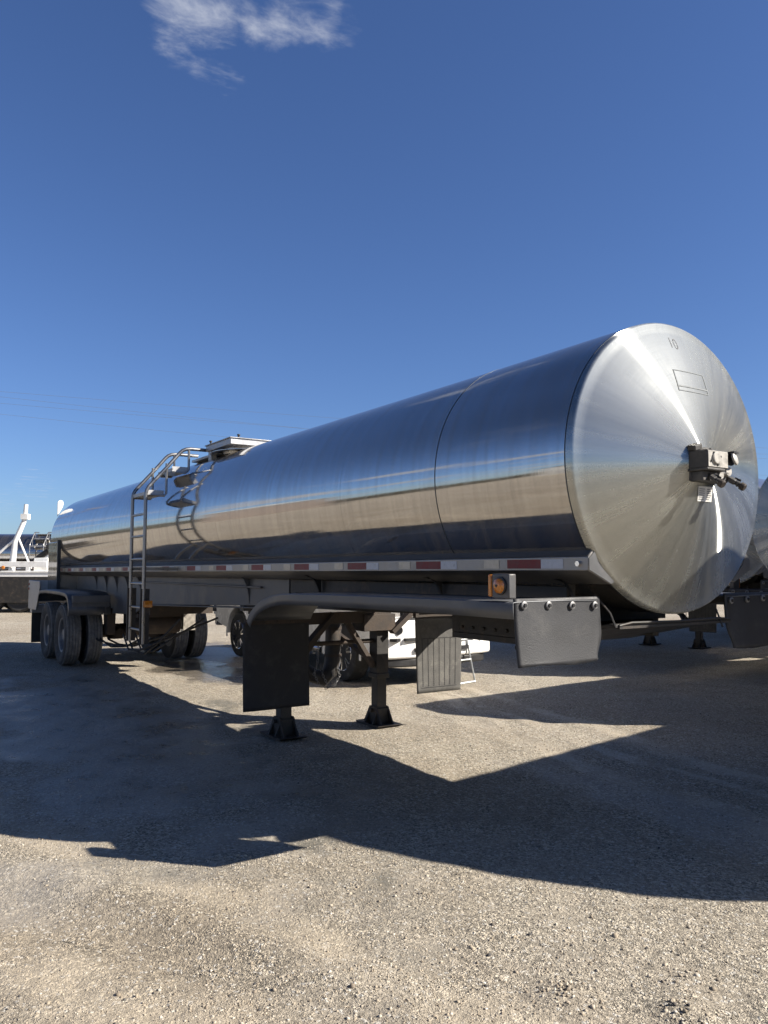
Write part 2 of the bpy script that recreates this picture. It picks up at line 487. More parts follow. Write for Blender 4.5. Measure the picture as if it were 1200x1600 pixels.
# ------------------------------------------------------------------ ground
def ground_material():
    mt, t, b = new_mat('crushed_limestone_yard')
    oc = t.n('TexCoord').outputs['Object']
    big = t.n('TexNoise', None, Vector=oc, Scale=0.42, Detail=6.0, Roughness=0.6).outputs[0]
    mid = t.n('TexNoise', None, Vector=oc, Scale=2.6, Detail=8.0, Roughness=0.68).outputs[0]
    fine = t.n('TexNoise', None, Vector=oc, Scale=42.0, Detail=8.0, Roughness=0.75).outputs[0]
    warp = t.n('VectorMath', {'operation': 'ADD'}, i0=oc, i1=t.n('VectorMath', {'operation': 'SCALE'}, i0=t.n('TexNoise', None, Vector=oc, Scale=30.0, Detail=2.0).outputs[1], i3=0.02).outputs[0]).outputs[0]
    v1 = t.n('TexVoronoi', {'feature': 'F1'}, Vector=warp, Scale=72.0, Randomness=1.0)
    v2 = t.n('TexVoronoi', {'feature': 'F1'}, Vector=warp, Scale=170.0, Randomness=1.0)
    r1 = t.n('SeparateColor', None, i0=v1.outputs['Color']).outputs[0]
    r2 = t.n('SeparateColor', None, i0=v2.outputs['Color']).outputs[1]
    c = t.mix(t.smooth(big, 0.32, 0.68), (0.345, 0.295, 0.22, 1), (0.445, 0.40, 0.32, 1))
    c = t.mix(t.smooth(mid, 0.35, 0.7), t.mix(0.35, c, (0.19, 0.155, 0.115, 1)), c)
    tone = t.math('ADD', t.smooth(r1, 0.0, 1.0, 0.48, 1.36), t.smooth(r2, 0.0, 1.0, -0.26, 0.30))
    loose = t.smooth(mid, 0.40, 0.60, 0.45, 1.0)
    tone = t.math('ADD', 1.0, t.math('MULTIPLY', t.math('SUBTRACT', tone, 1.0), loose))
    tone = t.math('MULTIPLY', tone, t.smooth(fine, 0.25, 0.75, 0.62, 1.36))
    c = t.mix(1.0, c, t.n('CombineColor', None, i0=tone, i1=tone, i2=tone).outputs[0], 'MULTIPLY')
    c = t.mix(t.smooth(r2, 0.965, 0.975), c, (0.055, 0.05, 0.05, 1))
    c = t.mix(t.math('MULTIPLY', t.smooth(r1, 0.93, 0.95), 0.7), c, (0.56, 0.54, 0.49, 1))
    # packed damp ground by the wheels and along the near side of the trailer
    sp = t.n('SeparateXYZ', None, i0=oc)
    def ell(cx, cy, rx, ry):
        dx = t.math('DIVIDE', t.math('SUBTRACT', sp.outputs[0], cx), rx)
        dy = t.math('DIVIDE', t.math('SUBTRACT', sp.outputs[1], cy), ry)
        return t.math('SQRT', t.math('ADD', t.math('MULTIPLY', dx, dx), t.math('MULTIPLY', dy, dy)))
    wn_ = t.n('TexNoise', None, Vector=oc, Scale=1.3, Detail=7.0, Roughness=0.65).outputs[0]
    def patch(cx, cy, rx, ry, k=0.9):
        return t.smooth(t.math('ADD', ell(cx, cy, rx, ry), t.math('MULTIPLY', t.math('SUBTRACT', wn_, 0.5), 2.4)), 1.15, 0.55, 0.0, k)
    wet = t.math('MAXIMUM', patch(-9.4, 0.6, 2.1, 0.75, 1.0), patch(-12.5, 1.5, 3.0, 1.2, 0.7))
    packed = t.math('MAXIMUM', patch(-5.6, -2.0, 5.0, 1.3, 0.85), patch(-1.5, -3.3, 0.45, 0.55, 0.8))
    packed = t.math('MAXIMUM', packed, patch(-0.3, 0.6, 1.8, 0.35, 0.6))
    c = t.mix(t.math('MULTIPLY', packed, 0.55), c, (0.285, 0.265, 0.23, 1))
    c = t.mix(t.math('MULTIPLY', wet, 0.72), c, (0.075, 0.065, 0.055, 1))
    # worn wheel lanes: paler, finer, pressed flat
    lanes = 0.0
    wob = t.math('MULTIPLY', t.math('SUBTRACT', t.n('TexNoise', None, Vector=oc, Scale=0.5, Detail=2.0).outputs[0], 0.5), 0.9)
    brk = t.smooth(wn_, 0.36, 0.56)
    for ang, off, w in ((-0.20, 1.28, 0.10), (0.52, -2.75, 0.22), (0.52, -4.35, 0.24), (0.30, -2.2, 0.20), (-0.25, 0.72, 0.17), (-0.25, 1.55, 0.17), (0.9, -3.2, 0.2)):
        d = t.math('ADD', t.math('SUBTRACT', t.math('MULTIPLY', sp.outputs[1], math.cos(ang)), t.math('MULTIPLY', sp.outputs[0], math.sin(ang))), wob)
        lanes = t.math('MAXIMUM', lanes, t.smooth(t.math('ABSOLUTE', t.math('SUBTRACT', d, off)), w, w * 0.35))
    lanes = t.math('MULTIPLY', lanes, brk)
    c = t.mix(t.math('MULTIPLY', lanes, 0.55), c, (0.40, 0.345, 0.26, 1))
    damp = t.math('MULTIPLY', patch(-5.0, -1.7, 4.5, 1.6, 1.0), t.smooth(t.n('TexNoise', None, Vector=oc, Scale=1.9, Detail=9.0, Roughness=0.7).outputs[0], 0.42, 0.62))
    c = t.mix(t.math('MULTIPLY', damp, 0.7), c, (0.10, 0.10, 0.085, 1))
    packed = t.math('MAXIMUM', packed, t.math('MULTIPLY', lanes, 0.75))
    t.set(b.inputs['Base Color'], c)
    ro = t.math('SUBTRACT', 0.92, t.math('MULTIPLY', packed, 0.5))
    ro = t.math('SUBTRACT', ro, t.math('MULTIPLY', damp, 0.25))
    ro = t.math('SUBTRACT', ro, t.math('MULTIPLY', wet, 0.85), clamp=True)
    t.set(b.inputs['Roughness'], t.math('MAXIMUM', ro, 0.07))
    h = t.math('ADD', t.math('MULTIPLY', t.smooth(v1.outputs['Distance'], 0.0, 0.75, 1.0, 0.0), t.smooth(r1, 0.2, 1.0, 0.25, 1.0)),
               t.math('MULTIPLY', t.smooth(v2.outputs['Distance'], 0.0, 0.75, 1.0, 0.0), 0.5))
    h = t.math('ADD', t.math('MULTIPLY', h, loose), t.math('MULTIPLY', fine, 0.9))
    amt = t.math('SUBTRACT', 1.0, t.math('MAXIMUM', t.math('MULTIPLY', packed, 0.7), t.math('MULTIPLY', wet, 0.92)))
    bp = t.n('Bump', None, Strength=t.math('MULTIPLY', amt, 1.0), Distance=0.011, Height=h)
    bp2 = t.n('Bump', None, Strength=0.5, Distance=0.06, Height=mid, Normal=bp.outputs[0])
    t.set(b.inputs['Normal'], bp2.outputs[0])
    return mt


def hgt(x, y):
    """gentle relief of the yard: ripples, old wheel tracks"""
    z = 0.006 * np.sin(1.7 * x + 0.6 * y + 1.0) * np.sin(1.1 * y - 0.4 * x) + 0.004 * np.sin(3.9 * x - 2.3 * y) + 0.003 * np.sin(6.1 * y + 2.7 * x + 2.0) * np.sin(2.2 * x)
    z += 0.004 * np.sin(13.0 * x + 4.1 * y) * np.sin(11.0 * y - 3.0 * x + 1.0)
    for (ox, oy, ang, w, d) in ((-1.6, 1.05, -0.20, 0.16, 0.008), (-1.4, 1.75, -0.22, 0.15, 0.007), (0.6, -2.3, 0.5, 0.2, 0.012), (-1.4, -3.4, 0.35, 0.3, 0.014)):
        dd = (x - ox) * math.sin(ang) - (y - oy) * math.cos(ang)
        al = (x - ox) * math.cos(ang) + (y - oy) * math.sin(ang)
        fade = np.clip(1.5 - np.abs(al) / 4.0, 0, 1)
        z += fade * d * (1.1 * np.exp(-((np.abs(dd) - w * 1.25) / (w * 0.45)) ** 2) - np.exp(-(dd / (w * 0.8)) ** 2))
    for (ox, oy, rr, hh) in ((0.77, -1.72, 0.12, 0.03), (1.1, -1.43, 0.10, 0.03), (0.95, -1.2, 0.10, 0.02)):
        z += hh * np.exp(-((x - ox) ** 2 + (y - oy) ** 2) / rr ** 2)
    near = np.clip(1.6 - np.hypot(x - 1, y + 1) / 14.0, 0, 1)
    return z * near - 0.008


def spaced(lo, hi, d0, far):
    a = list(np.arange(lo, hi + 1e-6, d0))
    s, x = d0, hi
    while x < far:
        s *= 1.22
        x += s
        a.append(x)
    s, x = d0, lo
    while x > -far:
        s *= 1.22
        x -= s
        a.insert(0, x)
    return np.array(a)


gx = spaced(-9.0, 4.0, 0.05, 900)
gy = spaced(-5.5, 5.0, 0.05, 900)
X, Y = np.meshgrid(gx, gy, indexing='ij')
Z = hgt(X, Y)
nx, ny = X.shape
co = np.stack([X, Y, Z], -1).reshape(-1, 3)
idx = np.arange(nx * ny).reshape(nx, ny)
q = np.stack([idx[:-1, :-1], idx[1:, :-1], idx[1:, 1:], idx[:-1, 1:]], -1).reshape(-1, 4)
me = bpy.data.meshes.new('ground')
me.vertices.add(len(co))
me.vertices.foreach_set('co', co.astype(np.float32).ravel())
me.loops.add(q.size)
me.loops.foreach_set('vertex_index', q.ravel().astype(np.int32))
me.polygons.add(len(q))
me.polygons.foreach_set('loop_start', np.arange(0, q.size, 4, dtype=np.int32))
me.polygons.foreach_set('use_smooth', np.ones(len(q), bool))
me.update()
me.validate()
me.materials.append(ground_material())
g = bpy.data.objects.new('ground', me)
col.objects.link(g)
tag(g, 'pale crushed limestone yard with damp packed patches and wheel tracks', None, kind='structure')


def stones():
    rng = np.random.default_rng(11)
    ico_v, ico_f = [], []
    ph = (1 + 5 ** 0.5) / 2
    ico_v = np.array([(-1, ph, 0), (1, ph, 0), (-1, -ph, 0), (1, -ph, 0), (0, -1, ph), (0, 1, ph), (0, -1, -ph), (0, 1, -ph), (ph, 0, -1), (ph, 0, 1), (-ph, 0, -1), (-ph, 0, 1)]) / 1.9
    ico_f = np.array([(0, 11, 5), (0, 5, 1), (0, 1, 7), (0, 7, 10), (0, 10, 11), (1, 5, 9), (5, 11, 4), (11, 10, 2), (10, 7, 6), (7, 1, 8), (3, 9, 4), (3, 4, 2), (3, 2, 6), (3, 6, 8), (3, 8, 9), (4, 9, 5), (2, 4, 11), (6, 2, 10), (8, 6, 7), (9, 8, 1)])
    N = 420000
    ang = rng.uniform(math.pi - 1.35, math.pi + 0.35, N)          # the part of the yard ahead of the photographer
    ang = math.pi - (ang - math.pi)
    rad = 1.6 + 10.5 * rng.random(N) ** 0.85
    x = CAM.x + rad * np.cos(math.pi - (ang - math.pi) * 1.0)
    y = CAM.y + rad * np.abs(np.sin(ang)) * np.sign(np.sin(math.pi - ang) + 1e-9)
    th = rng.uniform(-0.55, 1.55, N)                                # angle from -x towards +y
    x = CAM.x - rad * np.cos(th)
    y = CAM.y + rad * np.sin(th)
    cl = 0.5 + 0.5 * np.sin(2.1 * x + 1.3 * np.sin(1.9 * y)) * np.sin(1.7 * y - 0.7 * np.sin(2.3 * x)) + 0.35 * np.sin(5.3 * x + 3.1 * y) * np.sin(4.7 * y - 2.0 * x)
    keep = rng.random(N) < np.clip(0.22 + 0.75 * cl, 0.10, 1.0) * np.clip(1.25 - rad / 13, 0.2, 1)
    packed = (((x + 5.6) / 4.6) ** 2 + ((y + 2.0) / 1.2) ** 2 < 0.9) | (((x + 1.5) / 0.45) ** 2 + ((y + 3.3) / 0.5) ** 2 < 0.8)
    keep &= ~(packed & (rng.random(N) < 0.75))
    x, y = x[keep], y[keep]
    n = len(x)
    s = np.clip(rng.lognormal(math.log(0.0027), 0.45, n), 0.0013, 0.011)
    # loose heaps kicked up near the bottom edge of the picture
    hx, hy, hs = [], [], []
    for (ox, oy, rr, cnt) in ((0.77, -1.72, 0.10, 90), (1.12, -1.45, 0.12, 80), (0.93, -1.2, 0.16, 60), (0.45, -1.55, 0.3, 90), (0.2, -2.3, 0.4, 70)):
        hx.append(rng.normal(ox, rr * 0.6, cnt)); hy.append(rng.normal(oy, rr * 0.6, cnt)); hs.append(np.clip(rng.lognormal(math.log(0.0055), 0.45, cnt), 0.0025, 0.015))
    x = np.concatenate([x] + hx); y = np.concatenate([y] + hy); s = np.concatenate([s] + hs)
    n = len(x)
    z = hgt(x, y) + s * 0.12
    # random rotation
    qv = rng.normal(size=(n, 4)); qv /= np.linalg.norm(qv, axis=1)[:, None]
    w, a, b2, c2 = qv.T
    Rm = np.stack([1 - 2 * (b2 * b2 + c2 * c2), 2 * (a * b2 - c2 * w), 2 * (a * c2 + b2 * w), 2 * (a * b2 + c2 * w), 1 - 2 * (a * a + c2 * c2), 2 * (b2 * c2 - a * w), 2 * (a * c2 - b2 * w), 2 * (b2 * c2 + a * w), 1 - 2 * (a * a + b2 * b2)], -1).reshape(n, 3, 3)
    sh = rng.uniform(0.45, 1.3, (n, 1, 3)) * rng.uniform(0.6, 1.25, (n, 12, 1))
    V = np.einsum('nij,nkj->nki', Rm, ico_v[None] * sh) * s[:, None, None]
    V[:, :, 2] *= 0.8
    V += np.stack([x, y, z], -1)[:, None, :]
    Fc = (ico_f[None] + (np.arange(n) * 12)[:, None, None]).reshape(-1, 3)
    me = bpy.data.meshes.new('loose_gravel')
    me.vertices.add(n * 12)
    me.vertices.foreach_set('co', V.astype(np.float32).ravel())
    me.loops.add(Fc.size)
    me.loops.foreach_set('vertex_index', Fc.ravel().astype(np.int32))
    me.polygons.add(len(Fc))
    me.polygons.foreach_set('loop_start', np.arange(0, Fc.size, 3, dtype=np.int32))
    me.update()
    mt, t, b = new_mat('limestone_chips')
    ri = t.n('NewGeometry').outputs['Random Per Island']
    c = t.ramp(ri, [(0.0, (0.04, 0.038, 0.04)), (0.07, (0.08, 0.075, 0.07)), (0.10, (0.19, 0.155, 0.115)), (0.5, (0.345, 0.29, 0.215)), (0.9, (0.44, 0.39, 0.31)), (1.0, (0.57, 0.53, 0.46))])
    fn = t.n('TexNoise', None, Vector=t.n('TexCoord').outputs['Object'], Scale=180.0, Detail=3.0).outputs[0]
    k = t.smooth(fn, 0.25, 0.75, 0.8, 1.15)
    t.set(b.inputs['Base Color'], t.mix(1.0, c, t.n('CombineColor', None, i0=k, i1=k, i2=k).outputs[0], 'MULTIPLY'))
    b.inputs['Roughness'].default_value = 0.85
    me.materials.append(mt)
    o = bpy.data.objects.new('loose_gravel', me)
    col.objects.link(o)
    tag(o, 'loose pale limestone chips strewn over the yard', 'gravel', kind='stuff')


stones()

# ------------------------------------------------------------------ the tank trailer (x forward, y to the far side; front head at x = 0)
RAD, ZC = 0.8592, 2.2033
XR = -14.0


def dome(y, z):
    r2 = (y * y + (z - ZC) ** 2) / 0.82 ** 2
    return 0.05 + 0.21 * (1 - r2)


def build_tanker():
    T = thing('tank_trailer', 'long polished stainless tank trailer in the middle, brushed front head marked 10', 'trailer', group='stainless tank trailers in the yard')

    # barrel: front course very slightly coned, as the reflections break at its seam
    mb = MB()
    prof = []
    for x in np.linspace(XR, -1.19, 60):
        prof.append((x, RAD - 0.004))
    for x in np.linspace(-1.15, 0.0, 8):
        prof.append((x, RAD - 0.003 + 0.005 * (x + 1.19) / 1.19))
    mb.lathe(prof, (0, 0, ZC), 'x', 192)
    mb.f = mb.f[:-2]; mb.mi = mb.mi[:-2]
    shell = mb.build('tank_shell', M_SHELL, T, smooth=30)
    r0 = RAD - 0.0019
    MB().lathe([(-1.174, r0 - 0.01), (-1.174, r0), (-1.166, r0), (-1.166, r0 - 0.01)], (0, 0, ZC), 'x', 192, closed=True).build('weld_seam', M_SEAM, shell)

    # front head: flange ring, knuckle, shallow dome
    mb = MB()
    rr = np.linspace(0.82, 0.0, 26)
    prof = [(0.05 + 0.21 * (1 - (r / 0.82) ** 2), max(r, 0.0005)) for r in rr]
    kn = [(0.0, 0.8615), (0.030, 0.8615)] + [(0.030 + 0.02 * math.sin(a), 0.8415 + 0.02 * math.cos(a)) for a in np.linspace(0.2, math.pi / 2 * 0.9, 6)]
    mb.lathe(kn + prof, (0, 0, ZC), 'x', 192)
    mb.f = mb.f[:-2]; mb.mi = mb.mi[:-2]
    head = mb.build('front_head', M_HEAD, T, smooth=60)
    r0 = RAD + 0.0032
    MB().lathe([(-0.006, r0 - 0.012), (-0.006, r0), (0.002, r0), (0.002, r0 - 0.012)], (0, 0, ZC), 'x', 192, closed=True).build('flange_seam', M_SEAM, head)

    # the number written on the head
    cu = bpy.data.curves.new('number', 'FONT')
    cu.body = '10'
    cu.size = 0.105
    cu.offset = -0.0022
    cu.align_x = 'CENTER'; cu.align_y = 'CENTER'
    tmp = bpy.data.objects.new('tmp', cu)
    col.objects.link(tmp)
    dg = bpy.context.evaluated_depsgraph_get()
    tme = bpy.data.meshes.new_from_object(tmp.evaluated_get(dg))
    bpy.data.objects.remove(tmp)
    a = R_(-4)
    for v in tme.vertices:
        ly, lz = v.co.x * 0.78, v.co.y
        y = -0.052 + ly * math.cos(a) - lz * math.sin(a)
        z = 2.925 + ly * math.sin(a) + lz * math.cos(a)
        v.co = (dome(y, z) + 0.003, y, z)
    tme.materials.clear()
    tme.materials.append(M_INK)
    o = bpy.data.objects.new('number_marking', tme)
    col.objects.link(o)
    o.parent = head

    # faint stamped panel and the small notice under the coupling box
    def patch(mb, y0, y1, z0, z1, off, mi=0, n=6):
        vs, fs = [], []
        for i in range(n + 1):
            for j in range(n + 1):
                y = y0 + (y1 - y0) * i / n
                z = z0 + (z1 - z0) * j / n
                vs.append((dome(y, z) + off, y, z))
        for i in range(n):
            for j in range(n):
                k = i * (n + 1) + j
                fs.append((k, k + n + 1, k + n + 2, k + 1))
        mb.add(vs, fs, mi)
    mb = MB()
    y0, y1, z0, z1 = -0.150, 0.122, 2.618, 2.748
    for a_ in ((y0, y1, z1 - 0.005, z1), (y0, y1, z0, z0 + 0.005), (y0, y0 + 0.006, z0, z1), (y1 - 0.006, y1, z0, z1), (y0, y1, z0 + 0.026, z0 + 0.034)):
        patch(mb, *a_, 0.003, 0, 3)
    rnd = random.Random(3)
    yy = y0 + 0.03
    while yy < y1 - 0.03:
        w = rnd.uniform(0.008, 0.02)
        if rnd.random() < 0.0:
            patch(mb, yy, yy + w, z0 + 0.045 + rnd.uniform(0, 0.01), z0 + 0.075 + rnd.uniform(0, 0.03), 0.0025, 0, 1)
        yy += w + 0.007
    mb.build('stamped_panel', M_GHOST, head)
    mb = MB()
    patch(mb, -0.075, 0.052, 1.985, 2.07, 0.003, 0, 4)
    rnd = random.Random(5)
    for cx0, cx1 in ((-0.068, -0.015), (0.0, 0.045)):
        zz = 1.995
        while zz < 2.062:
            patch(mb, cx0, cx0 + (cx1 - cx0) * rnd.uniform(0.55, 1.0), zz, zz + 0.0045, 0.0045, 1, 1)
            zz += 0.0115
    mb.build('notice_sticker', [M_STICK, M_WIRE], head)

    # rear head and cabinet
    mb = MB()
    prof = [(XR - 0.05 - 0.21 * (1 - (r / 0.82) ** 2), max(r, 0.0005)) for r in rr]
    kn = [(XR - 0.05 * math.sin(a), 0.82 + 0.035 * math.cos(a)) for a in np.linspace(0, math.pi / 2 * 0.93, 7)]
    mb.lathe(kn + prof, (0, 0, ZC), 'x', 128)
    mb.f = mb.f[:-2]; mb.mi = mb.mi[:-2]
    mb.build('rear_head', M_SHELL, T, smooth=60)
    mb = MB()
    mb.box((-14.05, -0.885, 1.16), (-13.14, 0.885, 2.12))
    cab = mb.build('rear_cabinet', M_SHELL, T, bevel=0.012)
    MB().box((-13.16, -0.889, 1.16), (-13.12, -0.83, 2.15)).build('cabinet_edge', M_SEAM, cab)
    mb = MB()
    mb.prism([(-0.60, 2.93), (-0.615, 2.86), (-0.715, 2.66), (-0.715, 2.95), (-0.70, 2.985), (-0.66, 3.00), (-0.615, 2.985)], -14.19, -14.16, 'x')
    mb.build('rear_lifting_lug', [M_WSTEEL, M_DARK], T, bevel=0.004)

    # side rails with reflective tape
    for s in (-1, 1):
        prof = [(s * 0.680, 1.712), (s * 0.690, 1.712), (s * 0.737, 1.669), (s * 0.737, 1.596), (s * 0.57, 1.520), (s * 0.48, 1.53), (s * 0.6, 1.62)]
        n = len(prof)
        mb = MB()
        xs = (-13.32, 0.036)
        vs = [(xs[0], p[0], p[1] - 0.055) for p in prof] + [(xs[1], p[0], p[1]) for p in prof]
        mb.add(vs, [tuple(range(n)), tuple(range(n, 2 * n))] + [(i, (i + 1) % n, n + (i + 1) % n, n + i) for i in range(n)])
        rail = mb.build('side_rail', M_RAIL, T, bevel=0.003)
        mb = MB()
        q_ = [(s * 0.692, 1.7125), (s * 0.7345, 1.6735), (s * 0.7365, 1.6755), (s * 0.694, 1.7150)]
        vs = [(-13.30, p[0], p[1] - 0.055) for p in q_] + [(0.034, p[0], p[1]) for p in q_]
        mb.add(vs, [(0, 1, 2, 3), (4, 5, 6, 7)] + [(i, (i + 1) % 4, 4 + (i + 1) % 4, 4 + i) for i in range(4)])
        mb.build('rail_ledge', M_LEDGE, rail)  # thin strip whose dark colour stands in for the mirrored barrel
        def zo(x): return 0.055 * x / 13.32
        x = -0.317
        while x - 0.5 > -13.2:
            z0, z1 = 1.607 + zo(x), 1.659 + zo(x)
            yl, yh = min(s * 0.737, s * 0.7395), max(s * 0.737, s * 0.7395)
            MB().box((x - 0.285, yl, z0), (x, yh, z1), 0).box((x, yl, z0), (x + 0.172, yh, z1), 1).build('reflective_tape', [M_RED, M_WTAPE], rail)
            MB().box((x - 0.50, yl, z0), (x - 0.36, yh, z1)).build('bare_patch', M_BTAPE, rail)
            x -= 0.945
        MB().lathe([(s * 0.737, 0.017), (s * 0.752, 0.016), (s * 0.752, 0.006)], (-0.03, 0, 1.632), 'y', 6).build('rail_bolt', M_CHROME, rail)
        mb = MB()
        mb.prism([(s * 0.69, 1.70), (s * 0.734, 1.662), (s * 0.734, 1.60), (s * 0.57, 1.526), (s * 0.54, 1.535), (s * 0.66, 1.63)], 0.037, 0.042, 'x')
        mb.build('rail_end_cap', M_GREY, rail)

    # frame webs, cross members, gussets
    mb = MB()
    for s in (-1, 1):
        poly = [(-4.0, 1.50), (-4.0, 1.225), (-4.8, 1.215), (-8.4, 1.09), (-8.9, 1.02), (-9.3, 0.90), (-10.7, 0.86), (-13.9, 0.92), (-13.9, 1.46), (-9, 1.5)]
        mb.prism(poly, s * 0.49, s * 0.51, 'y')
        mb.bar((-8.4, s * 0.50, 1.083), (-4.0, s * 0.50, 1.218), 0.13, 0.014)
        mb.box((-9.0, s * 0.511 - 0.0, 1.40), (-4.6, s * 0.511 + s * 0.03, 1.42), 0) if s > 0 else mb.box((-9.0, -0.541, 1.40), (-4.6, -0.512, 1.42), 0)
    for x in (-5.2, -7.0, -8.8, -10.1, -11.7, -13.2):
        mb.box((x - 0.05, -0.488, 1.14 if x < -3 else 1.28), (x + 0.05, 0.488, 1.34))
    frame = mb.build('frame', M_GREY, T, bevel=0.004)
    mb = MB()
    for s in (-1, 1):
        mb.prism([(-0.35, 1.50), (-0.35, 1.31), (-2.6, 1.25), (-3.99, 1.23), (-3.99, 1.50)], s * 0.47, s * 0.50, 'y')
    for x in (-0.45, -1.3, -2.2, -3.1):
        mb.box((x - 0.05, -0.469, 1.28), (x + 0.05, 0.469, 1.40))
    mb.build('front_frame', M_DARK, T, bevel=0.004)
    for s in (-1, 1):
        for x, d in ((-0.28, 0.16), (-1.55, 0.18), (-3.35, 0.3), (-4.95, 0.32), (-8.95, 0.3), (-9.6, 0.34), (-10.25, 0.34), (-10.9, 0.34), (-11.6, 0.3)):
            mb = MB()
            cur = [(s * 0.515, 1.52), (s * 0.68, 1.545)] + [(s * (0.515 + 0.165 * (1 - math.sin(a)) * 0.9), 1.545 - d * (1 - math.cos(a))) for a in np.linspace(0.15, math.pi / 2, 7)] + [(s * 0.515, 1.545 - d)]
            mb.prism(cur, x - 0.012, x + 0.012, 'x')
            mb.build('gusset', M_GREY if x < -4 else M_DARK, frame)

    # front coupler
    mb = MB()
    mb.box((-1.50, -0.46, 1.12), (-0.75, 0.46, 1.16))
    mb.box((-1.50, -0.46, 1.16), (-1.42, 0.46, 1.28))
    for y in (-0.46, 0.40):
        mb.box((-1.42, y, 1.16), (-0.45, y + 0.06, 1.31))
    mb.prism([(-0.75, 1.12), (-0.75, 1.16), (-0.02, 1.30), (0.03, 1.300), (0.032, 1.280), (-0.03, 1.275)], -0.52, 0.52, 'y')
    for k in range(8):
        mb.lathe([(-0.475, 0.014), (-0.46, 0.014)], (-1.38 + k * 0.115, 0, 1.20), 'y', 6)
    coup = mb.build('coupler_plate', M_DARK, T, bevel=0.004)
    MB().lathe([(1.02, 0.03), (1.04, 0.036), (1.06, 0.025), (1.10, 0.025), (1.10, 0.045)], (-1.3, 0, 0), 'z', 20).build('kingpin', M_DARK, coup)
    mb = MB()
    mb.tube([(0.035, -0.50, 1.292), (0.04, -0.4, 1.306), (0.04, 0.0, 1.300), (0.04, 0.4, 1.306), (0.035, 0.52, 1.295)], 0.007, 8)
    mb.box((0.01, -0.50, 1.274), (0.04, 0.52, 1.288))
    mb.tube([(0.03, -0.52, 1.28), (0.0, -0.53, 1.36), (-0.1, -0.54, 1.46)], 0.006, 6)
    mb.tube([(0.05, 0.42, 1.25), (0.02, 0.40, 1.36)], 0.006, 6)
    mb.build('apron_lip', M_DARK, coup)

    # front fenders
    def fender(s, path, name, lip, mtl, y_in, y_out, thick=0.006):
        sec = [(y_in, 0.0), (y_in + (y_out - y_in) * 0.5, 0.006), (y_out - 0.03, 0.004), (y_out - 0.006, 0.002), (y_out, -0.004), (y_out, -lip * 0.5), (y_out - 0.002, -lip)]
        vs, fs = [], []
        for i, (x, z) in enumerate(path):
            a = Vector(path[max(i - 1, 0)]); b2 = Vector(path[min(i + 1, len(path) - 1)])
            tt = (a - b2).normalized()
            nn = Vector((-tt.y, tt.x))
            if nn.y < 0 or (abs(nn.y) < 1e-3):
                pass
            for (y, h) in sec:
                vs.append((x + nn.x * h, s * y, z + nn.y * h))
        m_ = len(sec)
        for i in range(len(path) - 1):
            for k in range(m_ - 1):
                fs.append((i * m_ + k, i * m_ + k + 1, (i + 1) * m_ + k + 1, (i + 1) * m_ + k))
        mb = MB()
        mb.add(vs, fs)
        return mb.build(name, mtl, T, smooth=25, solid=thick)

    fpath = [(-0.03, 1.432), (-0.5, 1.432), (-1.2, 1.428), (-2.0, 1.420), (-2.55, 1.41)]
    fpath += [(-2.6 - 0.80 * math.sin(a), 1.405 - 0.32 * (1 - math.cos(a))) for a in np.linspace(0.12, 1.35, 12)]
    def mud_flap(parent, x, y0, y1, z1, z0, s, mtl, bulge, seed, ribs=False, bolts=0, ragged=0.0, taper=0.0):
        rnd = random.Random(seed)
        ny_, nz_ = 28, 20
        mb = MB()
        vs, fs = [], []
        for j in range(nz_ + 1):
            tz = j / nz_
            for i in range(ny_ + 1):
                ty = i / ny_
                y = y0 + (y1 - y0) * ty
                y += taper * tz * (0.5 - ty)
                z = z1 + (z0 - z1) * tz
                if tz > 0.55 and ragged:
                    y += ragged * (ty ** 6) * (-1 if y1 > y0 else 1) * (tz - 0.55) * 3.2 * (0.8 + 0.4 * math.sin(9 * tz))
                if j == nz_ and ragged:
                    z += ragged * 0.25 * math.sin(7 * ty) * rnd.uniform(0.4, 1)
                xx = x + bulge * (math.sin(ty * 5.0 + 0.6) * 0.35 + math.sin(ty * 2.1) * 0.4) * (0.25 + tz) + bulge * 0.8 * tz * tz
                vs.append((xx, s * y, z))
        for j in range(nz_):
            for i in range(ny_):
                k = j * (ny_ + 1) + i
                fs.append((k, k + 1, k + ny_ + 2, k + ny_ + 1))
        mb.add(vs, fs)
        fl = mb.build('mud_flap', mtl, parent, smooth=60, solid=0.011)
        if ribs:
            rb = MB()
            w = y1 - y0
            for k in range(7):
                f_ = 0.13 + 0.122 * k
                for j in range(26):
                    t0 = 0.30 + 0.62 * j / 26
                    def yy(tz): return s * (y0 + w * f_ + taper * tz * (0.5 - f_))
                    zz = z1 + (z0 - z1) * t0
                    rb.box((x + 0.0, yy(t0) - 0.004, zz - 0.013), (x + 0.0135, yy(t0) + 0.004, zz))
            for t0 in (0.29, 0.93):
                zz = z1 + (z0 - z1) * t0
                rb.box((x, s * (y0 + w * 0.12), zz - 0.003), (x + 0.0135, s * (y0 + w * 0.87), zz + 0.003))
            rb.build('flap_rib', M_PLASTIC, fl)
        for k in range(bolts):
            yb = y0 + (y1 - y0) * (0.09 + 0.83 * k / max(bolts - 1, 1))
            zb = z1 - 0.035 - 0.004 * k
            b_ = MB()
            b_.lathe([(x + 0.006, 0.021), (x + 0.016, 0.021), (x + 0.018, 0.017)], (0, s * yb, zb), 'x', 18)
            b_.lathe([(x + 0.018, 0.011), (x + 0.026, 0.010)], (0, s * yb, zb), 'x', 6, mi=1)
            b_.build('flap_bolt', [M_RIM, M_PLASTIC], fl)
        return fl
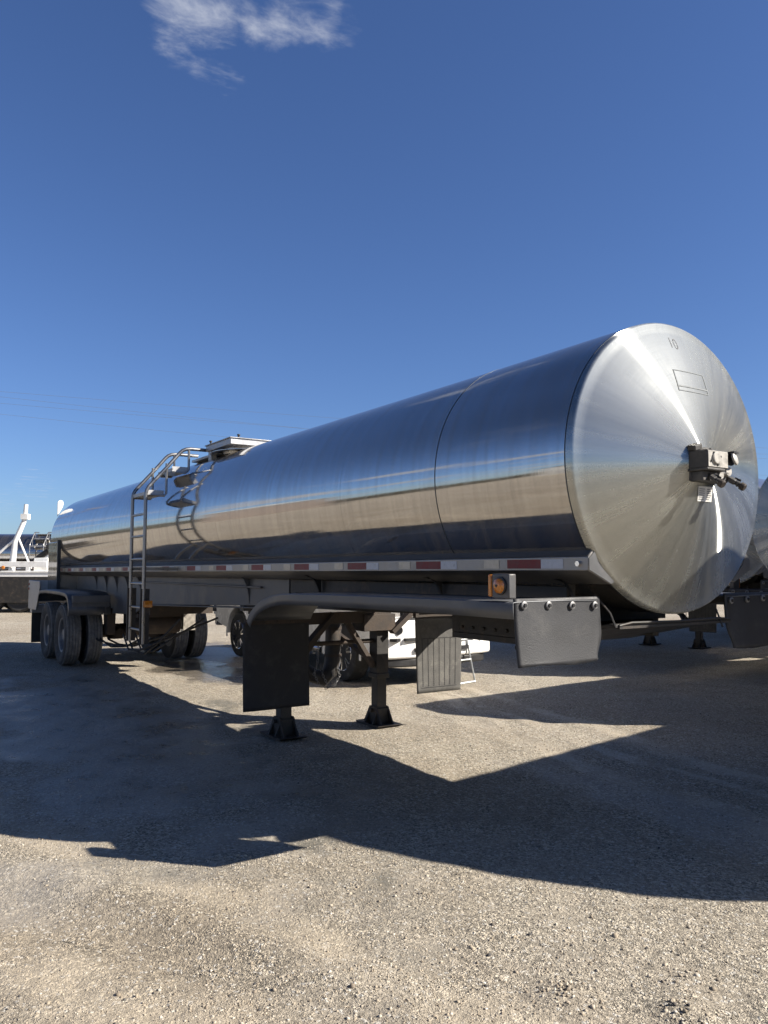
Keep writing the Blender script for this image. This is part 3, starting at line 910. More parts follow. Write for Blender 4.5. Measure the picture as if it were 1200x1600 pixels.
    for s in (-1, 1):
        fen = fender(s, fpath, 'front_fender', 0.085, M_FENDER, 0.60, 1.22)
        mud_flap(fen, -0.035, 1.205, 0.575, 1.452, 1.105, s, M_FLAP, 0.03, 4, bolts=4, ragged=0.035)
        if s < 0:
            mud_flap(fen, -3.42, 1.235, 0.60, 1.14, 0.385, s, M_BLACK, 0.025, 5)
            mb = MB()
            mb.box((-3.43, -1.22, 1.12), (-3.395, -0.60, 1.165))
            for k in range(5):
                mb.lathe([(-3.395, 0.012), (-3.385, 0.012)], (0, -1.16 + k * 0.125, 1.143), 'x', 8)
            mb.build('flap_hanger', M_RUST, fen)
        else:
            mud_flap(fen, -3.45, 0.60, 1.19, 1.13, 0.375, s, M_FLAPR, 0.0, 6, ribs=True, taper=0.05)
            MB().box((-3.48, 0.60, 1.12), (-3.43, 1.22, 1.165)).build('flap_hanger', M_RUST, fen)
        # brackets that carry the fender
        for x in (-0.4, -1.5, -2.6):
            MB().bar((x, s * 0.5, 1.36), (x, s * 1.16, 1.40), 0.05, 0.04).build('fender_bracket', M_DARK, fen)
        if s < 0:
            bx = MB()
            bx.box((-0.195, -1.215, 1.450), (-0.062, -1.165, 1.578))
            bk = bx.build('marker_lamp_bracket', M_GREY, fen, bevel=0.006)
            lm = MB()
            lm.lathe([(-1.215, 0.047), (-1.225, 0.047), (-1.227, 0.040)], (-0.125, 0, 1.516), 'y', 28, mi=1)
            lm.lathe([(-1.225, 0.040), (-1.236, 0.037), (-1.243, 0.026), (-1.246, 0.012), (-1.247, 0.001)], (-0.125, 0, 1.516), 'y', 28)
            lm.lathe([(-1.246, 0.008), (-1.250, 0.007)], (-0.125, 0, 1.516), 'y', 10, mi=1)
            lm.build('amber_lamp', [M_AMBER, M_PLASTIC], bk)
            lm = MB()
            lm.box((-0.222, -1.221, 1.458), (-0.196, -1.17, 1.574), 0)
            lm.build('amber_reflector', M_AMBER, bk, bevel=0.006)

    # landing gear
    for s in (-1, 1):
        mb = MB()
        cy = s * 0.545
        mb.box((-4.09, cy - 0.073, 0.50), (-3.945, cy + 0.073, 1.22))
        mb.box((-4.075, cy - 0.058, 0.10), (-3.96, cy + 0.058, 0.50), 0)
        mb.box((-4.098, cy - 0.080, 0.48), (-3.937, cy + 0.080, 0.53))
        leg = mb.build('landing_leg', M_LEG, T, bevel=0.006)
        mb = MB()
        mb.prism([(-4.21, 0.0), (-3.83, 0.0), (-3.79, 0.022), (-4.25, 0.022)], cy - 0.145, cy + 0.145, 'y')
        for dy in (-0.085, 0.085):
            mb.prism([(-4.19, 0.022), (-3.85, 0.022), (-3.955, 0.19), (-4.08, 0.19)], cy + dy * 0.8 - 0.008, cy + dy * 0.8 + 0.008, 'y')
        for dx in (-0.09, 0.09):
            mb.prism([(cy - 0.125, 0.022), (cy + 0.125, 0.022), (cy + 0.06, 0.17), (cy - 0.06, 0.17)], -4.018 + dx * 0.8 - 0.006, -4.018 + dx * 0.8 + 0.006, 'x')
        mb.lathe([(cy - 0.11, 0.02), (cy + 0.11, 0.02)], (-4.018, 0, 0.15), 'y', 12)
        mb.build('foot_plate', M_DARK, leg)
    mb = MB()
    mb.box((-4.0, -0.50, 1.06), (-3.90, 0.62, 1.17))
    mb.box((-4.13, 0.28, 0.97), (-3.88, 0.66, 1.14))
    mb.bar((-3.96, 0.10, 1.10), (-4.0, 0.46, 0.60), 0.06, 0.05)
    mb.bar((-3.96, -0.10, 1.10), (-4.0, -0.46, 0.60), 0.06, 0.05)
    mb.bar((-3.90, -0.06, 1.16), (-3.9, -0.36, 0.86), 0.10, 0.05)
    mb.bar((-3.88, 0.90, 1.18), (-3.9, 0.62, 0.95), 0.10, 0.05)
    mb.bar((-4.0, -0.30, 0.9), (-5.4, -0.30, 1.12), 0.05, 0.05)
    mb.bar((-4.0, 0.40, 0.7), (-5.4, 0.40, 1.12), 0.05, 0.05)
    mb.tube([(-4.02, -0.5, 0.86), (-4.02, 0.5, 0.86)], 0.022, 10)
    mb.build('landing_gear_brace', M_RUST, T, bevel=0.004)

    # drooping discharge hose with a safety chain
    mb = MB()
    mb.tube([(-4.55, 0.30, 1.12), (-4.55, 0.30, 0.9), (-4.55, 0.29, 0.62), (-4.55, 0.26, 0.50), (-4.55, 0.17, 0.43), (-4.56, 0.06, 0.47), (-4.58, -0.04, 0.55), (-4.6, -0.12, 0.64), (-4.6, -0.22, 0.70)], [0.085, 0.085, 0.085, 0.084, 0.082, 0.075, 0.065, 0.055, 0.05], 18)
    for z in (0.95, 0.78, 0.66):
        mb.lathe([(z, 0.086), (z, 0.094), (z + 0.03, 0.094), (z + 0.03, 0.086)], (-4.55, 0.297, 0), 'z', 18, mi=1)
    hose = mb.build('discharge_hose', [M_LEG, M_RUST], T)
    def chain(mb, pts, n):
        pts = [Vector(p) for p in pts]
        L = [0]
        for a_, b_ in zip(pts, pts[1:]):
            L.append(L[-1] + (b_ - a_).length)
        for k in range(n):
            d = L[-1] * (k + 0.5) / n
            i = max(j for j in range(len(L)) if L[j] <= d)
            i = min(i, len(pts) - 2)
            p = pts[i].lerp(pts[i + 1], (d - L[i]) / (L[i + 1] - L[i]))
            tt = (pts[i + 1] - pts[i]).normalized()
            sd = Vector((1, 0, 0)) if k % 2 else Vector((0.2, 1, 0.3))
            sd = (sd - tt * sd.dot(tt)).normalized()
            ln = L[-1] / n * 0.72
            ring = [p + tt * math.cos(a) * ln + sd * math.sin(a) * ln * 0.55 for a in np.linspace(0, 2 * math.pi, 11)]
            mb.tube(ring, 0.003, 5, cap=False)
    mb = MB()
    chain(mb, [(-4.46, 0.06, 0.62), (-4.46, 0.02, 0.50), (-4.46, 0.08, 0.39), (-4.46, 0.17, 0.34), (-4.46, 0.27, 0.37), (-4.46, 0.33, 0.46), (-4.46, 0.30, 0.56)], 24)
    chain(mb, [(-4.46, 0.10, 0.60), (-4.45, 0.12, 0.48), (-4.45, 0.18, 0.37), (-4.45, 0.25, 0.42), (-4.46, 0.24, 0.52)], 15)
    chain(mb, [(-4.46, 0.06, 0.62), (-4.46, 0.07, 0.80), (-4.46, 0.09, 1.0)], 12)
    mb.build('safety_chain', M_RIM, hose)

    # axles, wheels, rear fenders
    AX = (-11.13, -12.42)
    for xa in AX:
        mb = MB()
        mb.tube([(xa, -1.0, 0.5), (xa, 1.0, 0.5)], 0.07, 16)
        for s in (-1, 1):
            mb.box((xa - 0.45, s * 0.52 - 0.05, 0.56), (xa + 0.45, s * 0.52 + 0.05, 0.63))
            mb.prism([(xa + 0.35, 0.95), (xa + 0.62, 0.95), (xa + 0.58, 0.52), (xa + 0.42, 0.50)], s * 0.52 - 0.07, s * 0.52 + 0.07, 'y')
            mb.lathe([(0.42, 0.12), (0.55, 0.12)], (xa + 0.22, s * 0.34, 0), 'z', 16)
            mb.tube([(xa + 0.10, s * 0.36, 0.58), (xa + 0.30, s * 0.30, 0.52)], 0.075, 14)
        mb.build('axle', M_RUST, T, bevel=0.004)
        for s in (-1, 1):
            for c, w in ((1.075, 0.265), (0.735, 0.265)):
                wheel = MB().lathe([(s * c - 0.05, 0.11), (s * c + 0.05, 0.11)], (xa, 0, 0.5), 'y', 24).build('wheel', M_DARK, T)
                mb = MB()
                h = w / 2
                pr = [(-h * 0.72, 0.285), (-h * 0.95, 0.36), (-h, 0.42), (-h * 0.93, 0.470), (-h * 0.86, 0.485)]
                mb.lathe([(s * c + a_, r_) for a_, r_ in pr] , (xa, 0, 0.5), 'y', 64)
                pr2 = [(-h * 0.86, 0.485), (-h * 0.80, 0.497), (-h * 0.60, 0.501), (-h * 0.58, 0.488), (-h * 0.52, 0.488), (-h * 0.50, 0.502), (-h * 0.23, 0.503), (-h * 0.21, 0.489), (-h * 0.14, 0.489), (-h * 0.12, 0.503)]
                pr2 = pr2 + [(-a_, r_) for a_, r_ in pr2[::-1]]
                mb.lathe([(s * c + a_, r_) for a_, r_ in pr2], (xa, 0, 0.5), 'y', 64, mi=1)
                mb.lathe([(s * c - a_, r_) for a_, r_ in pr], (xa, 0, 0.5), 'y', 64)
                # drop the caps of the three open lathe strips
                keep = [(f, mi_) for f, mi_ in zip(mb.f, mb.mi) if len(f) == 4]
                mb.f = [k_[0] for k_ in keep]; mb.mi = [k_[1] for k_ in keep]
                mb.build('tyre', [M_TYRE, M_TREAD], wheel, smooth=40)
                mb = MB()
                o_ = s
                mb.lathe([(s * c - o_ * h * 0.72, 0.288), (s * c - o_ * h * 0.4, 0.255), (s * c + o_ * h * 0.5, 0.25), (s * c + o_ * h * 0.72, 0.288), (s * c + o_ * h * 0.66, 0.262), (s * c + o_ * h * 0.1, 0.235), (s * c - o_ * 0.02, 0.14), (s * c + o_ * 0.03, 0.12), (s * c + o_ * 0.07, 0.09), (s * c + o_ * 0.075, 0.002)], (xa, 0, 0.5), 'y', 48)
                mb.build('rim', M_RIM, wheel, smooth=40)
    for s in (-1, 1):
        rp = [(-10.335, 0.86), (-10.345, 0.98), (-10.40, 1.10), (-10.50, 1.175), (-10.65, 1.21), (-11.1, 1.225), (-12.3, 1.225), (-12.85, 1.20), (-13.0, 1.13), (-13.07, 1.0)]
        fen = fender(s, rp, 'rear_fender', 0.06, M_FENDER, 0.58, 1.235)
        mb = MB()
        ys = (s * 0.60, s * 1.18)
        mb.box((-10.36, min(ys), 0.86), (-10.345, max(ys), 1.06))
        mb.box((-10.40, min(ys), 1.06), (-10.30, max(ys), 1.17))
        for k in range(4):
            yb = s * (0.66 + 0.15 * k)
            mb.box((-10.34, yb - 0.004, 0.87), (-10.335, yb + 0.004, 1.05))
        mb.build('fender_front_plate', M_GREY if s < 0 else M_ALU, fen, bevel=0.004)
        mb = MB()
        mb.prism([(-12.95, 1.37), (-12.95, 1.22), (-13.1, 1.0), (-13.25, 0.82), (-14.08, 0.82), (-14.08, 1.37)], s * 1.19, s * 1.225, 'y')
        mb.box((-14.08, min(s * 0.55, s * 1.19), 0.95), (-14.02, max(s * 0.55, s * 1.19), 1.37))
        mb.box((-14.06, min(s * 0.60, s * 1.19), 0.74), (-13.86, max(s * 0.60, s * 1.19), 0.90))
        tl = mb.build('tail_light_box', M_ALU, T, bevel=0.005)
        for z in (1.30, 1.21):
            MB().box((-14.045, min(s * 1.225, s * 1.24), z - 0.025), (-13.99, max(s * 1.225, s * 1.24), z + 0.025)).build('side_lamp', M_REDL, tl, bevel=0.005)
        fl = mud_flap(tl, -13.94, 0.60, 1.18, 0.78, 0.16, s, M_BLACK, 0.03, 9)

    # air tank, hoses, ladder
    mb = MB()
    mb.lathe([(-0.55, 0.06), (-0.52, 0.13), (-0.45, 0.15), (0.15, 0.15), (0.22, 0.13), (0.25, 0.06)], (-9.35, 0, 0.74), 'y', 24)
    mb.box((-9.55, -0.48, 0.86), (-9.15, 0.2, 0.92))
    at = mb.build('air_tank', M_RUST, T)
    mb = MB()
    for k, (ya, yb) in enumerate(((-0.62, -0.25), (-0.5, 0.1), (-0.68, 0.3))):
        mb.tube([(-10.9, ya, 0.5), (-10.55, ya - 0.05, 0.44), (-10.1, ya, 0.36 + 0.03 * k), (-9.6, ya + 0.1, 0.40), (-9.3, yb, 0.60)], 0.016, 8)
        mb.tube([(-9.2, ya, 0.62), (-8.9, ya, 0.42), (-8.5, ya + 0.05, 0.38 + 0.03 * k), (-8.1, ya + 0.1, 0.55), (-7.9, yb, 0.9)], 0.014, 8)
    mb.build('air_hose', M_BLACK, at)
    MB().box((-9.9, -0.3, 0.62), (-9.75, 0.55, 1.1)).build('undercarriage_bracket', M_RUST, T)
    mb = MB()
    mb.box((-8.9, -0.42, 0.92), (-8.75, 0.55, 1.1))
    mb.build('undercarriage_bracket', M_RUST, T)
    MB().prism([(0.62, 0.96), (0.62, 0.60), (0.42, 0.60), (0.42, 0.9), (0.48, 0.98)], -9.74, -9.70, 'x').build('tan_bracket_plate', M_BTAPE, T)

    LX = (-7.18, -6.62)
    mb = MB()
    for k, x in enumerate(LX):
        yo = -1.15
        pts = [(x, yo, 0.70), (x, yo, 1.6), (x, yo, 2.50), (x, yo + 0.008, 2.55), (x, yo + 0.03, 2.595), (x, yo + 0.06, 2.632)]
        top = [(x, -0.735, 3.045), (x, -0.70, 3.078), (x, -0.655, 3.098), (x, -0.60, 3.105), (x, -0.36 if k else -0.30, 3.105)]
        mb.tube(pts + [(x, -0.9, 2.848)] + top, 0.022, 12)
        mb.tube([(x, yo, 2.50), (x, -0.92, 2.50), (x, -0.90, 2.53), (x, -0.90, 2.90)], 0.016, 8)
        mb.tube([(x, -0.80, 2.80), (x, -0.66, 2.80), (x, -0.62, 2.84), (x, -0.62, 3.10)], 0.016, 8)
    mb.bar((-7.18, -1.13, 1.6), (-7.18, -0.71, 1.6), 0.04, 0.04)
    mb.bar((-6.62, -1.13, 1.6), (-6.62, -0.71, 1.6), 0.04, 0.04)
    lad = mb.build('access_ladder', M_LADDER, T)
    for x in LX:
        MB().box((x - 0.012, -1.19, 0.70), (x + 0.012, -1.08, 1.36)).build('ladder_foot_plate', M_DARK, lad)
    for z in (0.86, 1.13, 1.42, 1.72, 2.00, 2.27):
        MB().tube([(LX[0], -1.15, z), (LX[1], -1.15, z)], 0.016, 10).build('rung', M_LADDER, lad)
    for (y0, y1, z) in ((-1.15, -0.93, 2.50), (-0.83, -0.62, 2.81)):
        mb = MB()
        mb.box((LX[0], y0, z), (LX[1], y1, z + 0.012))
        mb.box((LX[0], y0, z + 0.012), (LX[1], y0 + 0.012, z + 0.04))
        mb.box((LX[1] - 0.012, y0, z + 0.012), (LX[1], y1, z + 0.062))
        mb.box((LX[0], y1 - 0.012, z + 0.012), (LX[1], y1, z + 0.062))
        for k in range(9):
            for j in range(3):
                mb.lathe([(z + 0.012, 0.016), (z + 0.026, 0.010)], (LX[0] + 0.06 + k * 0.055, y0 + 0.05 + j * 0.055, 0), 'z', 8)
        mb.build('step_tread', M_ALU, lad)
    MB().box((-6.60, -1.16, 1.14), (-6.55, -1.06, 1.22)).build('amber_marker', M_AMBER, lad, bevel=0.005)

    # manway with its rectangular cover box
    mb = MB()
    mb.lathe([(3.0, 0.34), (3.075, 0.34)], (-6.12, 0.0, 0), 'z', 40)
    man = mb.build('manway_neck', M_SATIN, T)
    mb = MB()
    mb.box((-6.56, -0.42, 3.075), (-5.75, 0.42, 3.145))
    mb.box((-6.575, -0.435, 3.145), (-5.735, 0.435, 3.158))
    mb.build('cover_box', M_ALU, man, bevel=0.004)
    mb = MB()
    for x, y in ((-5.80, -0.30), (-5.80, 0.36), (-6.45, -0.40)):
        mb.lathe([(3.158, 0.012), (3.19, 0.012), (3.19, 0.02), (3.205, 0.018)], (x, y, 0), 'z', 10)
    mb.build('cover_latch', M_DARK, man)
    mb = MB()
    mb.box((-6.53, -0.40, 2.93), (-6.43, -0.33, 3.075))
    mb.box((-7.25, -0.36, 3.02), (-6.58, 0.34, 3.05))
    mb.box((-7.22, -0.30, 2.93), (-7.16, -0.25, 3.02))
    mb.box((-7.30, -0.40, 2.915), (-7.08, -0.18, 2.935))
    mb.build('walk_platform', M_ALU, man, bevel=0.003)
    MB().lathe([(3.018, 0.50), (3.024, 0.50), (3.024, 0.36)], (-6.12, 0, 0), 'z', 48).build('manway_pad', M_SATIN, man)

    # junction box with electric sockets and the two air couplings
    mb = MB()
    mb.box((0.19, -0.150, 2.095), (0.262, 0.095, 2.285))
    mb.box((0.255, -0.155, 2.160), (0.372, 0.03, 2.258))
    mb.box((0.25, -0.162, 2.145), (0.377, 0.0, 2.160))
    mb.box((0.25, -0.145, 2.090), (0.335, 0.085, 2.145))
    mb.cbox((0.275, -0.125, 2.285), (0.05, 0.07, 0.03), (0.3, 0.2, 0.1))
    mb.cbox((0.268, -0.06, 2.275), (0.045, 0.08, 0.022), (0.1, 0.2, -0.2))
    mb.cbox((0.265, 0.02, 2.278), (0.04, 0.05, 0.018), (-0.1, 0.1, 0.3))
    jb = mb.build('junction_box', M_BOX, T, bevel=0.005)
    mb = MB()
    mb.lathe([(0.3755, 0.034), (0.384, 0.034), (0.388, 0.029), (0.389, 0.002)], (0, -0.085, 2.212), 'x', 24)
    for a in range(4):
        mb.lathe([(0.372, 0.007), (0.382, 0.006)], (0, -0.085 + 0.045 * math.cos(a * 1.571 + 0.4), 2.210 + 0.035 * math.sin(a * 1.571 + 0.4)), 'x', 6, mi=1)
    mb.build('socket_cover', [M_LIDM, M_PLASTIC], jb)
    mb = MB()
    mb.lathe([(0.25, 0.026), (0.345, 0.026), (0.35, 0.034), (0.362, 0.034)], (0, 0.082, 2.218), 'x', 20)
    M_ = Matrix.Translation((0.382, 0.082, 2.222)) @ Euler((0, R_(-14), R_(18))).to_matrix().to_4x4()
    o = MB().lathe([(-0.006, 0.037), (0.004, 0.037), (0.008, 0.031), (0.009, 0.002)], (0, 0, 0), 'x', 24)
    mb.add([M_ @ Vector(v) for v in o.v], o.f, 1)
    mb.box((0.35, 0.06, 2.250), (0.392, 0.105, 2.262), 0)
    mb.build('hinged_socket_cover', [M_PLASTIC, M_LIDM], jb)
    for p0, p1 in (((0.315, -0.088, 2.135), (0.420, -0.088, 2.060)), ((0.315, 0.075, 2.132), (0.424, 0.102, 2.054))):
        mb = MB()
        a_, b_ = Vector(p0), Vector(p1)
        d = (b_ - a_).normalized()
        L = (b_ - a_).length
        mb.tube([a_ - d * 0.03, a_ + d * L * 0.28], 0.012, 12)
        mb.tube([a_ + d * L * 0.26, a_ + d * L * 0.30, a_ + d * L * 0.52, a_ + d * L * 0.56], [0.013, 0.018, 0.018, 0.013], 6, mi=2)
        mb.tube([a_ + d * L * 0.54, a_ + d * L * 0.80], 0.0135, 12)
        mb.tube([a_ + d * L * 0.66, a_ + d * L * 0.70], 0.017, 12, mi=2)
        mb.tube([a_ + d * L * 0.79, a_ + d * L * 0.81, a_ + d * L * 0.96, a_ + d * L], [0.016, 0.022, 0.022, 0.018], 18, mi=1)
        mb.cbox(a_ + d * L * 0.62 + Vector((0, 0.012, 0.022)), (0.035, 0.010, 0.012), (0, 0.5, 0.4))
        mb.build('gladhand', [M_DARK, M_RUST, M_BOX], jb)
    mb = MB()
    mb.tube([(0.32, 0.085, 2.165), (0.345, 0.08, 2.15), (0.35, 0.045, 2.142), (0.335, 0.02, 2.14)], 0.014, 12)
    mb.lathe([(0.325, 0.024), (0.352, 0.022)], (0, 0.0, 2.128), 'x', 16)
    mb.lathe([(0.325, 0.028), (0.36, 0.026), (0.362, 0.01)], (0, 0.058, 2.150), 'x', 16)
    mb.lathe([(0.325, 0.018), (0.345, 0.016)], (0, -0.04, 2.122), 'x', 12)
    mb.build('valve_body', M_LIDM, jb)
    MB().box((0.3725, -0.150, 2.164), (0.3755, 0.026, 2.254)).build('sunlit_box_front', M_LIDM, jb, bevel=0.001)  # pale sheet painting the sunlit tone onto the box front
    return T


T = build_tanker()


def along(a):
    """forward direction of a trailer whose tail points a radians round from -x towards +y"""
    return math.cos(a), -math.sin(a)


G = 'stainless tank trailers in the yard'
dup(T, (1.90, 1.60, 0), -1.416, 'stainless tank trailer parked crosswise on the right, throwing the wide shadow across the gravel', G)
dup(T, (-1.43, 4.52, 0), -1.508, 'stainless tank trailer cut by the right edge of the photo, behind the main front head', G, scale=0.95)
a = 1.40
dup(T, (-7.65 + 4.02 * math.cos(a), 10.2 - 4.02 * math.sin(a), 0), -a, 'far tank trailer whose two landing legs show under the main front head', G)
dup(T, (-4.3, 6.9, 0), -1.45, 'tank trailer standing in the crosswise row behind the white pickup', G)

# ------------------------------------------------------------------ white pickup on the far side
def build_pickup():
    K = thing('pickup_truck', 'white pickup truck parked behind the tank trailer landing gear', 'truck', (-6.0, 2.8, 0))
    # x: nose at 0, tail at -5.9 ; y: +-1.0
    def arch(cx, r, n=12):
        return [(cx + r * math.cos(a), 0.40 + r * math.sin(a)) for a in np.linspace(math.pi * 0.0, math.pi, n)]
    xf, xr = -0.97, -4.75
    side = [(-0.05, 0.62), (-0.02, 0.90), (-0.06, 1.18), (-0.35, 1.27), (-1.55, 1.29), (-3.9, 1.22), (-5.85, 1.20), (-5.88, 0.62), (-5.6, 0.55)]
    side += [(xr - 0.50, 0.50)] + arch(xr, 0.50)[::-1] + [(xr + 0.50, 0.46), (xf - 0.50, 0.46)] + arch(xf, 0.50)[::-1] + [(xf + 0.52, 0.50)]
    mb = MB()
    mb.prism(side, -0.99, 0.99, 'y')
    body = mb.build('body', M_WHITE, K, bevel=0.035)
    mb = MB()
    lo = [(-1.50, 1.24), (-3.95, 1.22)]
    hi = [(-2.30, 1.84), (-3.75, 1.84)]
    vs = []
    for s in (-1, 1):
        vs += [(lo[0][0], s * 0.96, lo[0][1]), (lo[1][0], s * 0.96, lo[1][1]), (hi[1][0], s * 0.74, hi[1][1]), (hi[0][0], s * 0.74, hi[0][1])]
    mb.add(vs, [(0, 1, 2, 3), (7, 6, 5, 4), (0, 3, 7, 4), (1, 5, 6, 2), (3, 2, 6, 7), (0, 4, 5, 1)])
    cabin = mb.build('cabin', M_WHITE, K, bevel=0.05)
    # glass set a little proud of the pillars
    def pane(p, name='window'):
        MB().add(p, [tuple(range(len(p)))]).build(name, M_GLASS, cabin, solid=0.012)
    for s in (-1, 1):
        def P(x, f):
            y = s * (0.965 - 0.22 * f + 0.008)
            return (x, y, 1.25 + 0.59 * f)
        q1 = [P(-1.80, 0.08), P(-2.72, 0.08), P(-2.72, 0.86), P(-2.42, 0.86)]
        q2 = [P(-2.82, 0.08), P(-3.75, 0.08), P(-3.66, 0.86), P(-2.82, 0.86)]
        pane(q1 if s < 0 else q1[::-1]); pane(q2 if s < 0 else q2[::-1])
    pane([(-1.57, -0.86, 1.32), (-1.57, 0.86, 1.32), (-2.24, 0.66, 1.815), (-2.24, -0.66, 1.815)], 'windscreen')
    pane([(-3.945, 0.80, 1.32), (-3.945, -0.80, 1.32), (-3.80, -0.66, 1.78), (-3.80, 0.66, 1.78)], 'rear_window')
    mb = MB()
    n = 22
    poly = [(-0.04 + 0.17 * math.cos(t_) - 0.02, 1.0 * math.sin(t_)) for t_ in np.linspace(-math.pi / 2, math.pi / 2, n)]
    poly += [(-0.42, 1.0), (-0.42, -1.0)]
    mb.prism(poly, 0.385, 0.90, 'z')
    bp = mb.build('front_bumper', M_WHITE, K, bevel=0.03)
    mb = MB()
    mb.prism([(p[0] * 0.9 - 0.02, p[1] * 0.9) for p in poly], 0.27, 0.385, 'z')
    mb.build('lower_valance', M_PLASTIC, bp, bevel=0.02)
    mb = MB()
    mb.box((0.0, -0.62, 0.625), (0.128, 0.62, 0.665))
    for s in (-1, 1):
        mb.cbox((0.04, s * 0.72, 0.645), (0.10, 0.20, 0.04), (0, 0, s * -0.55))
        mb.cbox((0.10, s * 0.40, 0.50), (0.07, 0.12, 0.05), (0, 0, 0))
    mb.build('bumper_slot', M_PLASTIC, bp)
    for s in (-1, 1):
        M_ = Matrix.Translation((0.052, s * 0.70, 0.775)) @ Euler((0, 0, s * 0.5)).to_matrix().to_4x4()
        o = MB().lathe([(0.0, 0.062), (0.03, 0.062), (0.03, 0.048)], (0, 0, 0), 'x', 24, mi=1)
        o.lathe([(0.0, 0.048), (0.024, 0.045), (0.028, 0.002)], (0, 0, 0), 'x', 24)
        o.v = [tuple(M_ @ Vector(v)) for v in o.v]
        o.build('fog_lamp', [M_CHROME, M_PLASTIC], bp)
    mb = MB()
    mb.box((-0.05, -0.60, 0.92), (0.03, 0.60, 1.16))
    for k in range(4):
        mb.box((0.03, -0.58, 0.94 + k * 0.055), (0.045, 0.58, 0.955 + k * 0.055), 1)
    mb.build('grille', [M_PLASTIC, M_CHROME], K)
    for s in (-1, 1):
        MB().box((-0.16, min(s * 0.62, s * 0.97), 0.93), (0.02, max(s * 0.62, s * 0.97), 1.14)).build('headlight', M_CHROME, K, bevel=0.03)
        MB().box((-2.05, min(s * 1.0, s * 1.2), 1.28), (-1.90, max(s * 1.0, s * 1.2), 1.48)).build('wing_mirror', M_PLASTIC, K, bevel=0.03)
        mb = MB()
        mb.tube([(-1.5, s * 1.02, 0.40), (-4.2, s * 1.02, 0.40)], 0.05, 12)
        mb.build('running_board', M_CHROME, K)
        for cx in (xf, xr):
            mb = MB()
            ar = [(cx + 0.50 * math.cos(a), 0.40 + 0.50 * math.sin(a)) for a in np.linspace(-0.12, math.pi + 0.12, 20)]
            ar2 = [(cx + 0.535 * math.cos(a), 0.40 + 0.535 * math.sin(a)) for a in np.linspace(-0.12, math.pi + 0.12, 20)]
            mb.prism(ar + ar2[::-1], min(s * 0.985, s * 1.0), max(s * 0.985, s * 1.0), 'y')
            mb.build('wheel_arch_trim', M_WHITE, body)
        MB().box((-5.92, min(s * 0.72, s * 0.98), 0.78), (-5.84, max(s * 0.72, s * 0.98), 1.15)).build('tail_light', M_REDL, K, bevel=0.02)
        for j, xd in enumerate((-1.62, -2.78)):
            MB().box((xd - 0.98, min(s * 0.99, s * 1.012), 0.95), (xd - 0.80, max(s * 0.99, s * 1.012), 0.985)).build('door_handle', M_CHROME, K, bevel=0.006)
    MB().prism([(-1.0, 0.97), (1.0, 0.97), (1.0, 0.72), (-1.0, 0.72)], -5.93, -5.87, 'x').build('tailgate', M_WHITE, K)
    MB().box((-6.02, -0.95, 0.50), (-5.88, 0.95, 0.66)).build('rear_bumper', M_CHROME, K, bevel=0.03)
    MB().box((-5.5, -0.75, 0.34), (-0.5, 0.75, 0.55)).build('underbody', M_DARK, K)
    for cx in (xf, xr):
        for s in (-1, 1):
            c = s * 0.86
            wh = MB().lathe([(c - 0.04, 0.10), (c + 0.04, 0.10)], (cx, 0, 0.40), 'y', 20).build('wheel', M_DARK, K)
            mb = MB()
            mb.lathe([(c - s * 0.12, 0.25), (c - s * 0.135, 0.33), (c - s * 0.12, 0.385), (c - s * 0.08, 0.40), (c + s * 0.08, 0.40), (c + s * 0.12, 0.385), (c + s * 0.135, 0.33), (c + s * 0.12, 0.25)], (cx, 0, 0.40), 'y', 48)
            mb.build('tyre', M_TYRE, wh, smooth=40)
            mb = MB()
            mb.lathe([(c + s * 0.118, 0.262), (c + s * 0.128, 0.258), (c + s * 0.118, 0.240), (c - s * 0.03, 0.225)], (cx, 0, 0.40), 'y', 40)
            mb.f = [f for f in mb.f if len(f) == 4]; mb.mi = [0] * len(mb.f)
            mb.lathe([(c - s * 0.0, 0.075), (c + s * 0.112, 0.065), (c + s * 0.118, 0.03), (c + s * 0.12, 0.002)], (cx, 0, 0.40), 'y', 20)
            for k in range(6):
                for off in (-0.10, 0.10):
                    a = k * math.pi / 3 + 0.3
                    p0 = Vector((cx + 0.05 * math.cos(a), c + s * 0.10, 0.40 + 0.05 * math.sin(a)))
                    p1 = Vector((cx + 0.246 * math.cos(a + off * 1.6), c + s * 0.115, 0.40 + 0.246 * math.sin(a + off * 1.6)))
                    mb.bar(p0, p1, 0.03, 0.028)
            mb.build('rim', M_CHROME, wh)
    return K


build_pickup()

# small folding step leaning on the pickup bumper
st = thing('step_frame', 'slim metal step ladder leaning on the white pickup bumper', 'ladder', (-5.79, 3.16, 0))
mb = MB()
A0, A1 = Vector((0.03, -0.17, 0.0)), Vector((-0.04, 0.18, 0.0))
B0, B1 = Vector((-0.06, -0.26, 0.74)), Vector((-0.13, 0.07, 0.74))
mb.tube([A0, B0], 0.013, 8)
mb.tube([A1, B1], 0.013, 8)
o = mb.build('side_rail', M_BLUE, st)
for f in (0.0, 0.42, 0.80):
    MB().tube([A0.lerp(B0, f) + Vector((0, 0, 0.014)), A1.lerp(B1, f) + Vector((0, 0, 0.014))], 0.012 if f else 0.016, 8).build('rung', M_BLUE, st)
mb = MB()
mb.tube([A0.lerp(B0, 0.8), Vector((-0.10, -0.24, 0.56))], 0.01, 6)
mb.tube([A1.lerp(B1, 0.8), Vector((-0.12, 0.10, 0.56))], 0.01, 6)
mb.build('hook', M_BLUE, st)

# ------------------------------------------------------------------ flatbed and a further tanker at the left edge
def cam_pt(u, v, depth):
    d = F + RT * ((u - 600) / 1240.78) - UP * ((v - 800) / 1240.78)
    return CAM + d * depth


